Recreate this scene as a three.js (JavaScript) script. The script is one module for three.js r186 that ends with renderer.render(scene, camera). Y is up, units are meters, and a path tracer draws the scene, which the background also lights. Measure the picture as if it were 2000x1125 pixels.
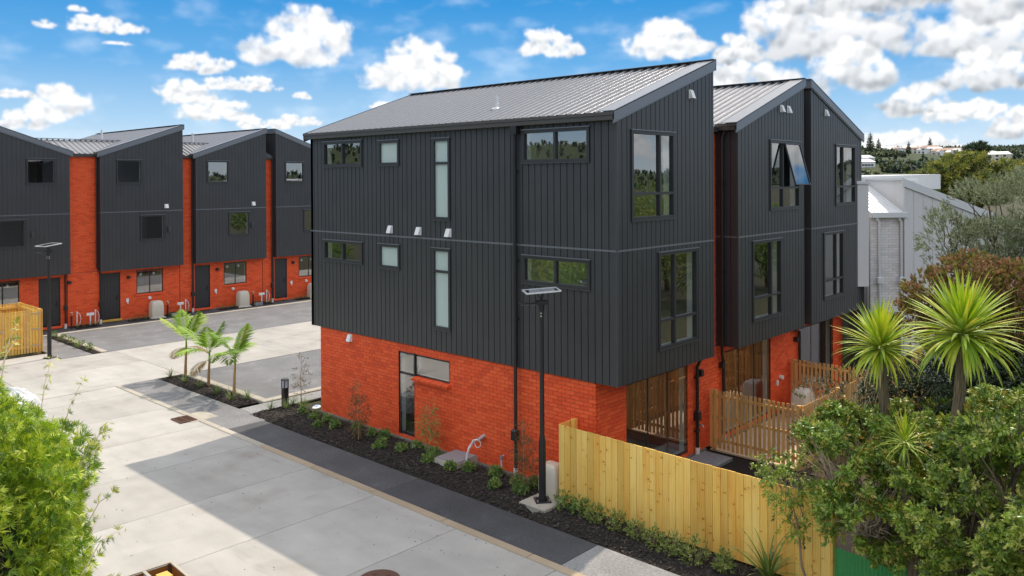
import * as THREE from 'three';
import { mergeGeometries } from 'three/addons/utils/BufferGeometryUtils.js';

// ---------------------------------------------------------------- camera
const scene = new THREE.Scene();
const D2R = Math.PI / 180;
const FOCAL = 1602.277;                       // in pixels of the 2000 x 1125 photograph
const camera = new THREE.PerspectiveCamera(2 * Math.atan(562.5 / FOCAL) / D2R, 2000 / 1125, 0.1, 6000);
{
  const yaw = 47.12213 * D2R, pitch = -0.302873 * D2R, roll = -0.310864 * D2R;
  const f = new THREE.Vector3(Math.sin(yaw) * Math.cos(pitch), Math.sin(pitch), -Math.cos(yaw) * Math.cos(pitch));
  const r = new THREE.Vector3(Math.cos(yaw), 0, Math.sin(yaw)), u = new THREE.Vector3().crossVectors(r, f);
  const r2 = r.clone().multiplyScalar(Math.cos(roll)).addScaledVector(u, Math.sin(roll));
  const u2 = u.clone().multiplyScalar(Math.cos(roll)).addScaledVector(r, -Math.sin(roll));
  camera.quaternion.setFromRotationMatrix(new THREE.Matrix4().makeBasis(r2, u2, f.clone().negate()));
  camera.position.set(-13.55507, 6.72775, 9.68468);
  camera.setViewOffset(2000, 1125, 1.235, 204.8, 2000, 1125);   // shift lens
  camera.updateMatrixWorld();
}
const renderer = new THREE.WebGLRenderer({ antialias: true });
renderer.setSize(1024, 576);
renderer.toneMapping = THREE.LinearToneMapping;
renderer.toneMappingExposure = 2.0;
renderer.shadowMap.enabled = true;

// ---------------------------------------------------------------- noise
function rng(seed) { let a = seed >>> 0; return () => { a = (a + 0x6D2B79F5) | 0; let t = Math.imul(a ^ (a >>> 15), 1 | a); t = (t + Math.imul(t ^ (t >>> 7), 61 | t)) ^ t; return ((t ^ (t >>> 14)) >>> 0) / 4294967296; }; }
const PERM = new Uint8Array(512); { const r = rng(77), p = [...Array(256).keys()]; for (let i = 255; i > 0; i--) { const j = Math.floor(r() * (i + 1)); [p[i], p[j]] = [p[j], p[i]]; } for (let i = 0; i < 512; i++) PERM[i] = p[i & 255]; }
const GX = new Float32Array(256), GY = new Float32Array(256); for (let i = 0; i < 256; i++) { GX[i] = Math.cos(i / 256 * 6.2832); GY[i] = Math.sin(i / 256 * 6.2832); }
function perlin(x, y, per = 256) {            // about -0.7 .. 0.7, tiles with the period
  const X = Math.floor(x), Y = Math.floor(y), fx = x - X, fy = y - Y;
  const w = (a) => ((a % per) + per) % per, x0 = w(X), x1 = w(X + 1), y0 = w(Y), y1 = w(Y + 1);
  const g = (ix, iy, dx, dy) => { const h = PERM[PERM[ix & 255] + (iy & 255)]; return GX[h] * dx + GY[h] * dy; };
  const u = fx * fx * fx * (fx * (fx * 6 - 15) + 10), v = fy * fy * fy * (fy * (fy * 6 - 15) + 10);
  const a = g(x0, y0, fx, fy), b = g(x1, y0, fx - 1, fy), c = g(x0, y1, fx, fy - 1), d = g(x1, y1, fx - 1, fy - 1);
  return a + (b - a) * u + (c - a) * v + (a - b - c + d) * u * v;
}
function fbm(x, y, oct, per = 256) { let s = 0, a = 0.5, p = per; for (let i = 0; i < oct; i++) { s += a * perlin(x, y, p); x *= 2; y *= 2; p *= 2; a *= 0.5; } return s; }
const clamp = (x, a = 0, b = 1) => Math.min(b, Math.max(a, x));
const smooth = (a, b, x) => { const t = clamp((x - a) / (b - a)); return t * t * (3 - 2 * t); };
const lerp = (a, b, t) => a + (b - a) * t;

// ---------------------------------------------------------------- sky (air and clouds) and sun
{
  const W = 4096, H = 2048, data = new Float32Array(W * H * 4);
  const stops = [[-90, .42, .47, .50], [0, .40, .45, .49], [1.6, .35, .425, .485], [4, .215, .34, .465], [8, .075, .225, .42], [13, .014, .150, .365], [25, .011, .12, .33], [50, .013, .10, .30], [90, .013, .092, .28]];
  const rowColor = (el) => { let k = 0; while (k < stops.length - 2 && el > stops[k + 1][0]) k++; const a = stops[k], b = stops[k + 1], t = clamp((el - a[0]) / (b[0] - a[0])); return [1, 2, 3].map((i) => lerp(a[i], b[i], t)); };
  for (let j = 0; j < H; j++) {
    const el = (j + .5) / H * 180 - 90, c = rowColor(el);
    for (let i = 0; i < W; i++) {
      const k = (j * W + i) * 4;
      let veil = 0;
      if (el > -1 && el < 40 && (i & 0) === 0) { const az = i / W * 40; veil = .34 * smooth(.0, .5, fbm(az * 2.2, el * .55, 5, 88) + .04) * smooth(0, 5, el) * (1 - smooth(18, 40, el)); }
      data[k] = lerp(c[0], .50, veil); data[k + 1] = lerp(c[1], .55, veil); data[k + 2] = lerp(c[2], .60, veil); data[k + 3] = 1;
    }
  }
  // broken cloud sheet, unseen overhead: added extra bright to fill the shaded sides
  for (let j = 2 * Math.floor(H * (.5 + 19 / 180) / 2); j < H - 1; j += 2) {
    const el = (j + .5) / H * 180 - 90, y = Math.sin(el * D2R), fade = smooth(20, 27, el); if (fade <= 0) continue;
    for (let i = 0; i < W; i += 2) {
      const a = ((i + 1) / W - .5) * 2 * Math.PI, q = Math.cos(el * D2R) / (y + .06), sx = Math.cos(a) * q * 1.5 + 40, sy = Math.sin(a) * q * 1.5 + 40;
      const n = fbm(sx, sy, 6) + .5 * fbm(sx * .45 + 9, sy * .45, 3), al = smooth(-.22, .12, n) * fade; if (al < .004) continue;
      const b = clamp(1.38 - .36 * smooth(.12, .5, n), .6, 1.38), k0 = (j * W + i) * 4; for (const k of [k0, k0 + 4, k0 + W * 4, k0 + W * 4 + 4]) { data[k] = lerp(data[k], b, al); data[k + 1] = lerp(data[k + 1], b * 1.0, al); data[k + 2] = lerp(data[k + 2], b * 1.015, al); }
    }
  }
  // cumulus clouds: azimuth (from -z towards +x), elevation, half width, half height in degrees
  const seen = [[20.7, 9.68, 2.15, .7], [17.5, 9.48, .59, .37], [19.23, 10.54, .61, .22], [21.55, 8.62, .73, .16], [33.21, 9.16, 3.77, 2.01], [26.37, 7.72, 1.94, .94], [28.9, 6.43, 2.26, .68], [25.49, 5.72, 1.85, 1.13], [27.61, 4.62, 2.38, .94], [18.36, 4.66, 1.7, 1.5], [16.52, 3.76, 1.32, .92], [16, 5.32, 1.05, .43], [40.63, 7.42, 3.4, 1.85], [49.9, 9.33, 2, 1.3], [57.81, 9.14, 2.62, 1.69], [63.37, 6.72, 2.64, 2.06], [67.41, 9.7, 5.35, 2.9], [69.57, 6.9, 2.5, 2.1], [76.9, 8.7, 3.6, 2.2], [77.3, 6.28, 2.6, 1.6], [73.42, 4.79, 2.01, 1.35], [72.83, 2.26, 3.19, .84], [78.61, 3.01, 1.4, 1.3], [32.85, 5.71, .6, .35], [32.67, 4.13, 1.34, .62], [29.53, 3.74, .97, .48], [31.34, 3.73, .83, .45], [62.55, 8.44, 1.6, 1.3], [61.2, 5.43, 2.02, 1.39], [38.68, 5.13, 1.4, .35], [70.76, 1.49, 1.8, .46], [75.5, 1.5, 2.2, .5], [71.5, 11.8, 5.5, 1.9], [79.3, 10.6, 3.4, 2.2], [66.2, 4.3, 2.2, .9], [76.2, 4.0, 2.4, 1.0], [65.5, 2.2, 1.8, .6]];
  const rs = rng(5), clouds = seen.map((c) => [...c, c[0] > 62 && c[3] > 1.2 ? 1.15 : .5]);
  for (let k = 0; k < 240; k++) {              // the same weather all round
    const el = 1.2 + 52 * rs() ** 1.7, az = rs() * 360, rx = (1.4 + 3.2 * rs()) * (1 + el / 14), ry = rx * (.36 + .2 * rs());
    let inside = az > 10 && az < 85 && el - ry < 14; if (inside) continue;
    clouds.push([az, el, rx, ry, .3 + .5 * rs()]);
  }
  for (const [caz, cel, rx, ry, dark] of clouds) {
    const rp = rng(Math.round(caz * 131 + cel * 977)), puffs = [], np = 9 + Math.round(6 * rp());
    for (let k = 0; k < np; k++) { const x = (rp() * 2 - 1) * .78, hgt = 1 - Math.abs(x) ** 1.6; puffs.push([x, -.55 + rp() * 1.05 * hgt, (.33 + .33 * hgt * rp()) * (ry > 1.7 ? 1.12 : 1)]); }
    const cosE = Math.cos(cel * D2R), ex = rx * 1.45 / cosE, ey = ry * 1.6;
    const j0 = Math.max(H / 2, Math.floor((cel - ey + 90) / 180 * H)), j1 = Math.min(H - 1, Math.ceil((cel + ey + 90) / 180 * H));
    const n0 = Math.floor(ex * 2 / 360 * W), fq = 1.55 / Math.max(.5, Math.min(ry, 2.2)), ox = rp() * 90, oy = rp() * 90;
    for (let j = j0; j <= j1; j++) {
      const el = (j + .5) / H * 180 - 90;
      for (let n = 0; n <= n0; n++) {
        const az = caz - ex + n * 360 / W, dx = (az - caz) * cosE, dy = el - cel;
        let x = dx / rx, y = dy / ry;
        if (x * x + y * y > 2.4) continue;
        const sx = dx * fq + ox, sy = dy * fq + oy;
        x += .16 * perlin(sx * .8 + 7, sy * .8); y += .16 * perlin(sx * .8, sy * .8 + 31);
        let d = -1; for (const p of puffs) { const a = x - p[0], b = y - p[1], q = 1 - (a * a + b * b) / (p[2] * p[2]); if (q > d) d = q; }
        if (y < -.55) d -= (-.55 - y) * 3.2;
        const n1 = fbm(sx, sy, 6), n2 = fbm(sx * .8 - .1, sy * .8 + .3, 3), n3 = fbm(sx * .8, sy * .8, 3), val = d * .75 + n1 * 1.7;
        const al = smooth(-.34, .52, val) ** 1.25 * .97;
        if (al <= .002) continue;
        const base = smooth(.55, -.75, y) * dark, relief = clamp((n3 - n2) * 1.05, -.3, .1);
        const thin = 1 - smooth(.1, .7, val);
        let b = 1.0 - .30 * base + relief * (.6 + .25 * dark) - .03 * thin;
        b = clamp(b, .40, 1.05);
        const g = clamp((.97 - b) * 1.7);
        const col = [b * (1 - .13 * g) * .555, b * (1 - .055 * g) * .555, b * (1 + .03 * g) * .555];
        // equirect column: atan2(z, x) with x = sin az, z = -cos az
        let uu = Math.atan2(-Math.cos(az * D2R), Math.sin(az * D2R)) / (2 * Math.PI) + .5, i = Math.floor(uu * W) % W; if (i < 0) i += W;
        const k = (j * W + i) * 4;
        for (let q = 0; q < 3; q++) data[k + q] = lerp(data[k + q], col[q], al);
      }
    }
  }
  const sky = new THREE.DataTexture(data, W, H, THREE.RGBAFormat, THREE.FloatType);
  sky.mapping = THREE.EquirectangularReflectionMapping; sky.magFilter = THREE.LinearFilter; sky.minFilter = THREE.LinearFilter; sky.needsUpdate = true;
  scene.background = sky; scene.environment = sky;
}
const SUN = new THREE.Vector3(.675, 1, -.10).normalize();
{
  const sun = new THREE.DirectionalLight(0xfff1dd, 2.05);
  sun.position.copy(SUN).multiplyScalar(120); sun.target.position.set(0, 0, 0);
  sun.castShadow = true; sun.shadow.mapSize.set(4096, 4096);
  Object.assign(sun.shadow.camera, { left: -60, right: 60, top: 60, bottom: -60, near: 1, far: 300 });
  scene.add(sun); scene.add(sun.target);
}

// ---------------------------------------------------------------- textures
function tex(w, h, fn, { srgb = true, rx = 1, ry = 1 } = {}) {
  const d = new Uint8Array(w * h * 4);
  for (let j = 0; j < h; j++) for (let i = 0; i < w; i++) { const c = fn(i / w, j / h, i, j), k = (j * w + i) * 4; d[k] = clamp(c[0]) * 255; d[k + 1] = clamp(c[1]) * 255; d[k + 2] = clamp(c[2]) * 255; d[k + 3] = 255; }
  const t = new THREE.DataTexture(d, w, h); t.wrapS = t.wrapT = THREE.RepeatWrapping; t.magFilter = THREE.LinearFilter; t.minFilter = THREE.LinearFilter;
  if (srgb) t.colorSpace = THREE.SRGBColorSpace; t.repeat.set(rx, ry); t.needsUpdate = true; return t;
}
const rT = rng(901);
// concrete: 8 m tile, broom marks, stains, tyre scuffs and pin-holes
const spots = []; for (let k = 0; k < 260; k++) spots.push([rT(), rT(), .0006 + .0016 * rT() ** 3, .1 + .25 * rT()]);
const spotMap = new Float32Array(1024 * 1024);
for (const [x, y, r, a] of spots) { const R = Math.ceil(r * 1024) + 1, cx = Math.round(x * 1024), cy = Math.round(y * 1024); for (let j = -R; j <= R; j++) for (let i = -R; i <= R; i++) { const q = Math.hypot(i, j) / 1024; if (q < r) spotMap[((cy + j + 1024) % 1024) * 1024 + ((cx + i + 1024) % 1024)] = a; } }
const concreteMap = tex(1024, 1024, (u, v, i, j) => {
  const big = fbm(u * 3, v * 3, 4, 3), mid = fbm(u * 14, v * 14, 4, 14), fine = rT() - .5;
  const streak = fbm(u * 9, v * 2.0, 4, 9), stain = smooth(.10, .42, fbm(u * 5 + 3, v * 5 + 1, 5, 5));
  const scuff = smooth(.12, .30, fbm(u * 26, v * 4, 3, 26)) * smooth(.02, .3, fbm(u * 4 + 9, v * 4, 3, 4));
  let b = .82 + .06 * big + .07 * mid + .12 * streak + .04 * fine - .06 * stain - .08 * scuff - spotMap[j * 1024 + i] * .8;
  return [b * 1.0, b * .985 - .01 * stain, b * .955 - .025 * stain];
}, { rx: 1 / 8, ry: 1 / 8 });
const asphaltMap = tex(1024, 1024, (u, v) => {
  const n = rT(), m = fbm(u * 90, v * 90, 2, 90), big = fbm(u * 4, v * 4, 4, 4), dust = smooth(.1, .45, fbm(u * 7 + 2, v * 7, 4, 7));
  const b = .74 + .30 * (n - .5) + .22 * m + .16 * big + .12 * dust; return [b, b * 1.0, b * 1.005];
}, { rx: 1 / 4, ry: 1 / 4 });
const asphaltBump = tex(512, 512, (u, v) => { const b = .5 + .35 * (rT() - .5) + .4 * fbm(u * 120, v * 120, 2, 120); return [b, b, b]; }, { srgb: false, rx: 1 / 2, ry: 1 / 2 });
const mulchMap = tex(1024, 1024, (u, v) => {
  const a = fbm(u * 60, v * 26, 4, 60), b = fbm(u * 24, v * 64, 4, 24), c = Math.max(a, b), n = rT();
  const t = .40 + .9 * c + .25 * (n - .5); return [t * .98, t * .86, t * .76];
}, { rx: 1 / 2, ry: 1 / 2 });
const grainTex = (seed, base, dark, knotColor, nk) => {
  const r = rng(seed), knots = []; for (let k = 0; k < nk; k++) knots.push([r(), r(), .008 + .011 * r() ** 1.3]);
  return tex(512, 1024, (u, v) => {
    let wu = u, kn = 0, halo = 0;
    for (const [kx, ky, kr] of knots) {
      let dx = u - kx, dy = v - ky; dx -= Math.round(dx); dy -= Math.round(dy); dy *= 2;
      const q = Math.hypot(dx * .85, (dy + 6 * dx * dx) * (1.5 + .5 * perlin(kx * 50, ky * 50))) / kr * (1 + .35 * perlin(u * 60, v * 60));
      wu += Math.sign(dx || 1) * .010 * Math.exp(-q * q * .12); kn = Math.max(kn, 1 - smooth(.2, 1.25, q)); halo = Math.max(halo, Math.exp(-q * .45));
    }
    const ring = .5 + .5 * Math.sin((wu * 46 + 1.6 * fbm(u * 8, v * 1.0, 3, 8)) * 6.283), fib = fbm(u * 160, v * 5, 3, 160), tone = fbm(u * 8, v * 2, 3, 8);
    let t = .42 * ring ** 1.8 + .5 * (fib + .2) + .9 * tone + .34 * halo; t = clamp(t * .85);
    return [0, 1, 2].map((q) => lerp(lerp(base[q], dark[q], t), knotColor[q], kn * .62));
  });
};
// one tile is 1.6 m wide and 3.2 m tall: neighbouring boards sample different strips of it
const pineMap = grainTex(31, [1.0, .87, .50], [.90, .62, .24], [.54, .34, .13], 64); pineMap.repeat.set(1 / 1.6, 1 / 3.2);
const brownWoodMap = grainTex(47, [.93, .75, .47], [.78, .57, .33], [.45, .29, .15], 26); brownWoodMap.repeat.set(1 / 1.6, 1 / 3.2);
const brickGrain = tex(256, 256, (u, v) => { const b = .985 + .16 * fbm(u * 8, v * 8, 4, 8) + .08 * (rT() - .5); return [b, b, b]; }, { rx: 2, ry: 2 });
const brickBump = tex(256, 256, (u, v) => { const b = .5 + .5 * fbm(u * 24, v * 24, 3, 24) + .2 * (rT() - .5); return [b, b, b]; }, { srgb: false, rx: 2, ry: 2 });
const cladMap = tex(512, 512, (u, v) => { const b = .93 + .10 * fbm(u * 6, v * 3, 4, 6) + .04 * (rT() - .5); return [b, b, b]; }, { rx: 1 / 3, ry: 1 / 3 });
const barkMap = tex(256, 512, (u, v) => { const b = .62 + .6 * fbm(u * 14, v * 5, 4, 14) + .1 * (rT() - .5); return [b, b * .95, b * .88]; }, { rx: 2, ry: 1 });
const hillMap = tex(1024, 1024, (u, v) => { const n = fbm(u * 30, v * 30, 5, 30), m = fbm(u * 6, v * 6, 3, 6); const t = clamp(.5 + 1.1 * n + .4 * m); return [lerp(.20, .44, t), lerp(.27, .47, t), lerp(.14, .24, t)]; }, { rx: 1 / 240, ry: 1 / 240 });
const soilMap = tex(512, 512, (u, v) => { const b = .62 + .7 * fbm(u * 20, v * 20, 5, 20) + .2 * (rT() - .5); return [b, b * .9, b * .78]; }, { rx: 1 / 3, ry: 1 / 3 });

// ---------------------------------------------------------------- materials (linear base colours)
const lin = (r, g, b) => new THREE.Color().setRGB(r, g, b);
const std = (c, rough, o = {}) => new THREE.MeshPhysicalMaterial({ color: lin(...c), roughness: rough, ...o });
const M = {
  clad: std([.054, .056, .060], .40, { map: cladMap }),
  trim: std([.055, .056, .059], .42),
  flash: std([.20, .212, .235], .36, { metalness: .45 }),
  frame: std([.034, .035, .038], .38),
  black: std([.018, .018, .019], .4),
  roof: std([.27, .275, .29], .33, { metalness: .55 }),
  gutter: std([.085, .078, .073], .38, { metalness: .2 }),
  mortar: std([.50, .115, .055], .9, { map: brickGrain }),
  brick: [[.90, .110, .024], [.86, .102, .022], [.93, .132, .032], [.78, .088, .020], [.90, .120, .028]].map((c) => std(c, .72, { map: brickGrain, bumpMap: brickBump, bumpScale: .0025 })),
  brickV: std([1, 1, 1], .72, { vertexColors: true, map: brickGrain, bumpMap: brickBump, bumpScale: .0025 }),
  footing: std([.36, .33, .28], .9, { map: concreteMap }),
  white: std([.76, .76, .75], .6), whitePlastic: std([.80, .80, .79], .35), lining: std([.82, .82, .81], .8),
  floorIn: std([.30, .25, .19], .6), ceiling: std([.7, .7, .69], .85),
  glass: new THREE.MeshPhysicalMaterial({ color: lin(.80, .88, .86), transmission: 1, thickness: 0, roughness: 0, ior: 3.4 }),
  frost: new THREE.MeshPhysicalMaterial({ color: lin(.72, .88, .83), transmission: .35, thickness: 0, roughness: .3, ior: 1.9 }),
  concrete: std([.60, .598, .592], .86, { map: concreteMap, bumpMap: asphaltBump, bumpScale: .0015 }),
  concreteB: std([.55, .546, .54], .86, { map: concreteMap, bumpMap: asphaltBump, bumpScale: .0015 }),
  kerb: std([.60, .57, .51], .88, { map: concreteMap }),
  kerbRust: std([.56, .46, .34], .88, { map: concreteMap }),
  asphalt: std([.15, .152, .158], .93, { map: asphaltMap, bumpMap: asphaltBump, bumpScale: .006 }),
  asphaltDark: std([.112, .116, .124], .93, { map: asphaltMap, bumpMap: asphaltBump, bumpScale: .006 }),
  aggregate: std([.35, .35, .353], .92, { map: asphaltMap, bumpMap: asphaltBump, bumpScale: .005 }),
  aggregateLight: std([.46, .46, .45], .92, { map: asphaltMap, bumpMap: asphaltBump, bumpScale: .005 }),
  bay: std([.32, .324, .332], .92, { map: asphaltMap, bumpMap: asphaltBump, bumpScale: .005 }),
  mulch: std([.085, .08, .078], .97, { map: mulchMap }), chip: std([1, 1, 1], .95),
  soil: std([.12, .10, .075], .97, { map: soilMap }), earth: std([.10, .125, .055], .97, { map: soilMap }),
  pine: std([1, .96, .88], .78, { map: pineMap }), pineB: std([1, 1, 1], .78, { map: pineMap }), pineC: std([.80, .73, .58], .8, { map: pineMap }), pineD: std([.93, .83, .64], .78, { map: pineMap }),
  brownWood: std([.92, .90, .86], .8, { map: brownWoodMap }), brownWoodB: std([.74, .72, .70], .8, { map: brownWoodMap }), palePine: std([.82, .76, .62], .8, { map: pineMap }),
  deck: std([.98, .80, .60], .85, { map: concreteMap }),
  cream: std([.66, .60, .49], .55), grey: std([.26, .26, .27], .6), steel: std([.5, .5, .5], .35, { metalness: .8 }), brass: std([.5, .33, .15], .4, { metalness: .7 }),
  solar: std([.012, .014, .028], .16, { clearcoat: 1, clearcoatRoughness: .05 }), alu: std([.75, .75, .75], .35, { metalness: .3 }),
  lens: new THREE.MeshPhysicalMaterial({ color: lin(.70, .76, .86), roughness: .25, transmission: .3, thickness: 0 }),
  yellow: std([.62, .38, .06], .7), blue: std([.25, .4, .75], .5),
  bark: std([.30, .24, .17], .92, { map: barkMap }), barkPale: std([.42, .36, .27], .92, { map: barkMap }), twig: std([.30, .22, .15], .9), twigPale: std([.48, .38, .28], .9), stake: std([.46, .27, .12], .85),
  hill: std([.36, .42, .34], 1, { map: hillMap }), greenIron: std([.10, .42, .14], .55, { metalness: .15 }),
  wwall: std([.64, .64, .645], .6), wroof: std([.66, .67, .68], .4, { metalness: .15 }), wmortar: std([.46, .45, .44], .9), rust: std([.12, .06, .04], .8, { metalness: .3 }),
  wbrick: [[.72, .69, .68], [.67, .64, .63], [.76, .73, .72]].map((c) => std(c, .8, { map: brickGrain })),
  orangeTimber: std([.72, .42, .10], .75, { map: brickGrain }), dullTimber: std([.36, .23, .10], .85, { map: brownWoodMap }),
};
const leafMat = (rough = .55, trans = .35) => new THREE.MeshPhysicalMaterial({ color: lin(1, 1, 1), roughness: rough, transmission: trans, thickness: 0, side: THREE.DoubleSide });
M.leaf = leafMat(.62, .42); M.leafGloss = leafMat(.40, .48); M.leafDull = leafMat(.75, .25);

// ---------------------------------------------------------------- geometry helpers
const V = (x, y, z) => new THREE.Vector3(x, y, z);
function quads(list, uvs) {                    // list of 4-point faces
  const p = [], n = [], t = []; const a = V(), b = V(), c = V();
  list.forEach((q, k) => {
    a.subVectors(q[1], q[0]); b.subVectors(q[2], q[0]); c.crossVectors(a, b).normalize();
    for (const i of [0, 1, 2, 0, 2, 3]) { const v = q[i]; p.push(v.x, v.y, v.z); n.push(c.x, c.y, c.z); if (uvs) t.push(...uvs[k][i]); else if (Math.abs(c.y) > .7) t.push(v.x, v.z); else if (Math.abs(c.x) > Math.abs(c.z)) t.push(v.z, v.y); else t.push(v.x, v.y); }
  });
  const g = new THREE.BufferGeometry(); g.setAttribute('position', new THREE.Float32BufferAttribute(p, 3)); g.setAttribute('normal', new THREE.Float32BufferAttribute(n, 3)); g.setAttribute('uv', new THREE.Float32BufferAttribute(t, 2)); return g;
}
function hexa(b, t) {                          // b, t: 4 points each, counter-clockwise seen from above
  return quads([[b[3], b[2], b[1], b[0]], [t[0], t[1], t[2], t[3]], [b[0], b[1], t[1], t[0]], [b[1], b[2], t[2], t[1]], [b[2], b[3], t[3], t[2]], [b[3], b[0], t[0], t[3]]]);
}
function box(x0, x1, y0, y1, z0, z1) { return hexa([V(x0, y0, z1), V(x1, y0, z1), V(x1, y0, z0), V(x0, y0, z0)], [V(x0, y1, z1), V(x1, y1, z1), V(x1, y1, z0), V(x0, y1, z0)]); }
function boxC(x, y, z, w, h, d, uo = 0, vo = 0) { const g = box(x - w / 2, x + w / 2, y - h / 2, y + h / 2, z - d / 2, z + d / 2); if (uo || vo) shiftUV(g, uo, vo); return g; }
function shiftUV(g, a, b) { const u = g.attributes.uv; for (let i = 0; i < u.count; i++) u.setXY(i, u.getX(i) + a, u.getY(i) + b); return g; }
function slopeBox(u0, u1, v0, ta, tb, w0, w1) { return hexa([V(u0, v0, w1), V(u1, v0, w1), V(u1, v0, w0), V(u0, v0, w0)], [V(u0, ta, w1), V(u1, tb, w1), V(u1, tb, w0), V(u0, ta, w0)]); }
function bevelBox(x0, x1, y0, y1, z0, z1, b = .01) {   // chamfered along all its upright and top edges
  const r = (e, y) => [V(x0 + e, y, z1 - e), V(x1 - e, y, z1 - e), V(x1 - e, y, z0 + e), V(x0 + e, y, z0 + e)];
  const A = r(0, y0), B = r(0, y1 - b), C = r(b, y1), f = [];
  for (let i = 0; i < 4; i++) { const j = (i + 1) % 4; f.push([A[i], A[j], B[j], B[i]], [B[i], B[j], C[j], C[i]]); }
  f.push([C[0], C[1], C[2], C[3]], [A[3], A[2], A[1], A[0]]); return quads(f);
}
function plain(g) { if (g.index) g = g.toNonIndexed(); for (const k of Object.keys(g.attributes)) if (!['position', 'normal', 'uv', 'color'].includes(k)) g.deleteAttribute(k); if (!g.attributes.uv) g.setAttribute('uv', new THREE.Float32BufferAttribute(new Float32Array(g.attributes.position.count * 2), 2)); return g; }
function merge(list) { return list.length === 1 ? list[0] : mergeGeometries(list.map(plain)); }
function polyWall(pts, holes, w0, w1) {        // a wall from an outline with rectangular holes, between depths w0 and w1
  const s = new THREE.Shape(pts.map((p) => new THREE.Vector2(p[0], p[1])));
  for (const h of holes) { const q = new THREE.Path(); q.moveTo(h.u0, h.v0); q.lineTo(h.u0, h.v1); q.lineTo(h.u1, h.v1); q.lineTo(h.u1, h.v0); q.closePath(); s.holes.push(q); }
  const g = new THREE.ExtrudeGeometry(s, { depth: w1 - w0, bevelEnabled: false, curveSegments: 1 }); g.translate(0, 0, w0); return plain(g);
}
function tube(points, radii, seg = 8, caps = true) {   // tapered, with smooth normals
  const n = points.length, pos = [], nor = [], uv = [], idx = []; let up = V(0, 1, 0); const tan = V(), a = V(), b = V(); let len = 0;
  for (let i = 0; i < n; i++) {
    tan.subVectors(points[Math.min(n - 1, i + 1)], points[Math.max(0, i - 1)]).normalize();
    if (Math.abs(tan.dot(up)) > .95) up = V(1, 0, .2).normalize();
    a.crossVectors(up, tan).normalize(); b.crossVectors(tan, a).normalize(); up = b.clone();
    if (i) len += points[i].distanceTo(points[i - 1]);
    for (let k = 0; k <= seg; k++) { const t = k / seg * Math.PI * 2, c = Math.cos(t), s = Math.sin(t), r = radii[i]; pos.push(points[i].x + (a.x * c + b.x * s) * r, points[i].y + (a.y * c + b.y * s) * r, points[i].z + (a.z * c + b.z * s) * r); nor.push(a.x * c + b.x * s, a.y * c + b.y * s, a.z * c + b.z * s); uv.push(k / seg, len); }
  }
  for (let i = 0; i < n - 1; i++) for (let k = 0; k < seg; k++) { const p = i * (seg + 1) + k, q = p + seg + 1; idx.push(p, p + 1, q, q, p + 1, q + 1); }
  if (caps) for (const e of [0, n - 1]) { const c0 = pos.length / 3, d = V().subVectors(points[e], points[e ? e - 1 : 1]).normalize(); pos.push(...points[e].toArray()); nor.push(d.x, d.y, d.z); uv.push(.5, .5); const base = pos.length / 3; for (let k = 0; k <= seg; k++) { const q = (e * (seg + 1) + k) * 3; pos.push(pos[q], pos[q + 1], pos[q + 2]); nor.push(d.x, d.y, d.z); uv.push(.5, .5); } for (let k = 0; k < seg; k++) e ? idx.push(c0, base + k, base + k + 1) : idx.push(c0, base + k + 1, base + k); }
  const g = new THREE.BufferGeometry(); g.setAttribute('position', new THREE.Float32BufferAttribute(pos, 3)); g.setAttribute('normal', new THREE.Float32BufferAttribute(nor, 3)); g.setAttribute('uv', new THREE.Float32BufferAttribute(uv, 2)); g.setIndex(idx); return g.toNonIndexed();
}
const pipe = (pts, r, seg = 10) => tube(pts.map((p) => V(...p)), pts.map(() => r), seg);
function paint(g, c) { const n = g.attributes.position.count, a = new Float32Array(n * 3); for (let i = 0; i < n; i++) { a[i * 3] = c[0]; a[i * 3 + 1] = c[1]; a[i * 3 + 2] = c[2]; } g.setAttribute('color', new THREE.BufferAttribute(a, 3)); return g; }

// ---------------------------------------------------------------- scene helpers
const taken = new Map();
function numbered(n) { const k = taken.get(n) ?? 0; taken.set(n, k + 1); return k ? `${n}_${String(k).padStart(3, '0')}` : n; }
function mesh(name, g, mat, parent) { const m = new THREE.Mesh(Array.isArray(g) ? merge(g) : g, mat); m.name = name; m.castShadow = m.receiveShadow = true; parent.add(m); return m; }
function thing(name, label, category, group, pos = [0, 0, 0], turn = 0) { const o = new THREE.Group(); o.name = numbered(name); o.position.set(...pos); o.rotation.y = turn; o.userData = { label, category }; if (group) o.userData.group = group; scene.add(o); return o; }
function solo(name, g, mat, label, category, group, pos) { const m = mesh(numbered(name), g, mat, scene); m.userData = { label, category }; if (group) m.userData.group = group; if (pos) m.position.set(...pos); return m; }
function structure(name, g, mat) { const m = mesh(numbered(name), g, mat, scene); m.userData = { kind: 'structure', label: name.replace(/_/g, ' ') }; return m; }
const ORD = ['first', 'second', 'third', 'fourth', 'fifth', 'sixth', 'seventh', 'eighth', 'ninth', 'tenth', 'eleventh', 'twelfth', 'thirteenth', 'fourteenth', 'fifteenth', 'sixteenth', 'seventeenth', 'eighteenth', 'nineteenth', 'twentieth', 'twenty-first', 'twenty-second'];

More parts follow.
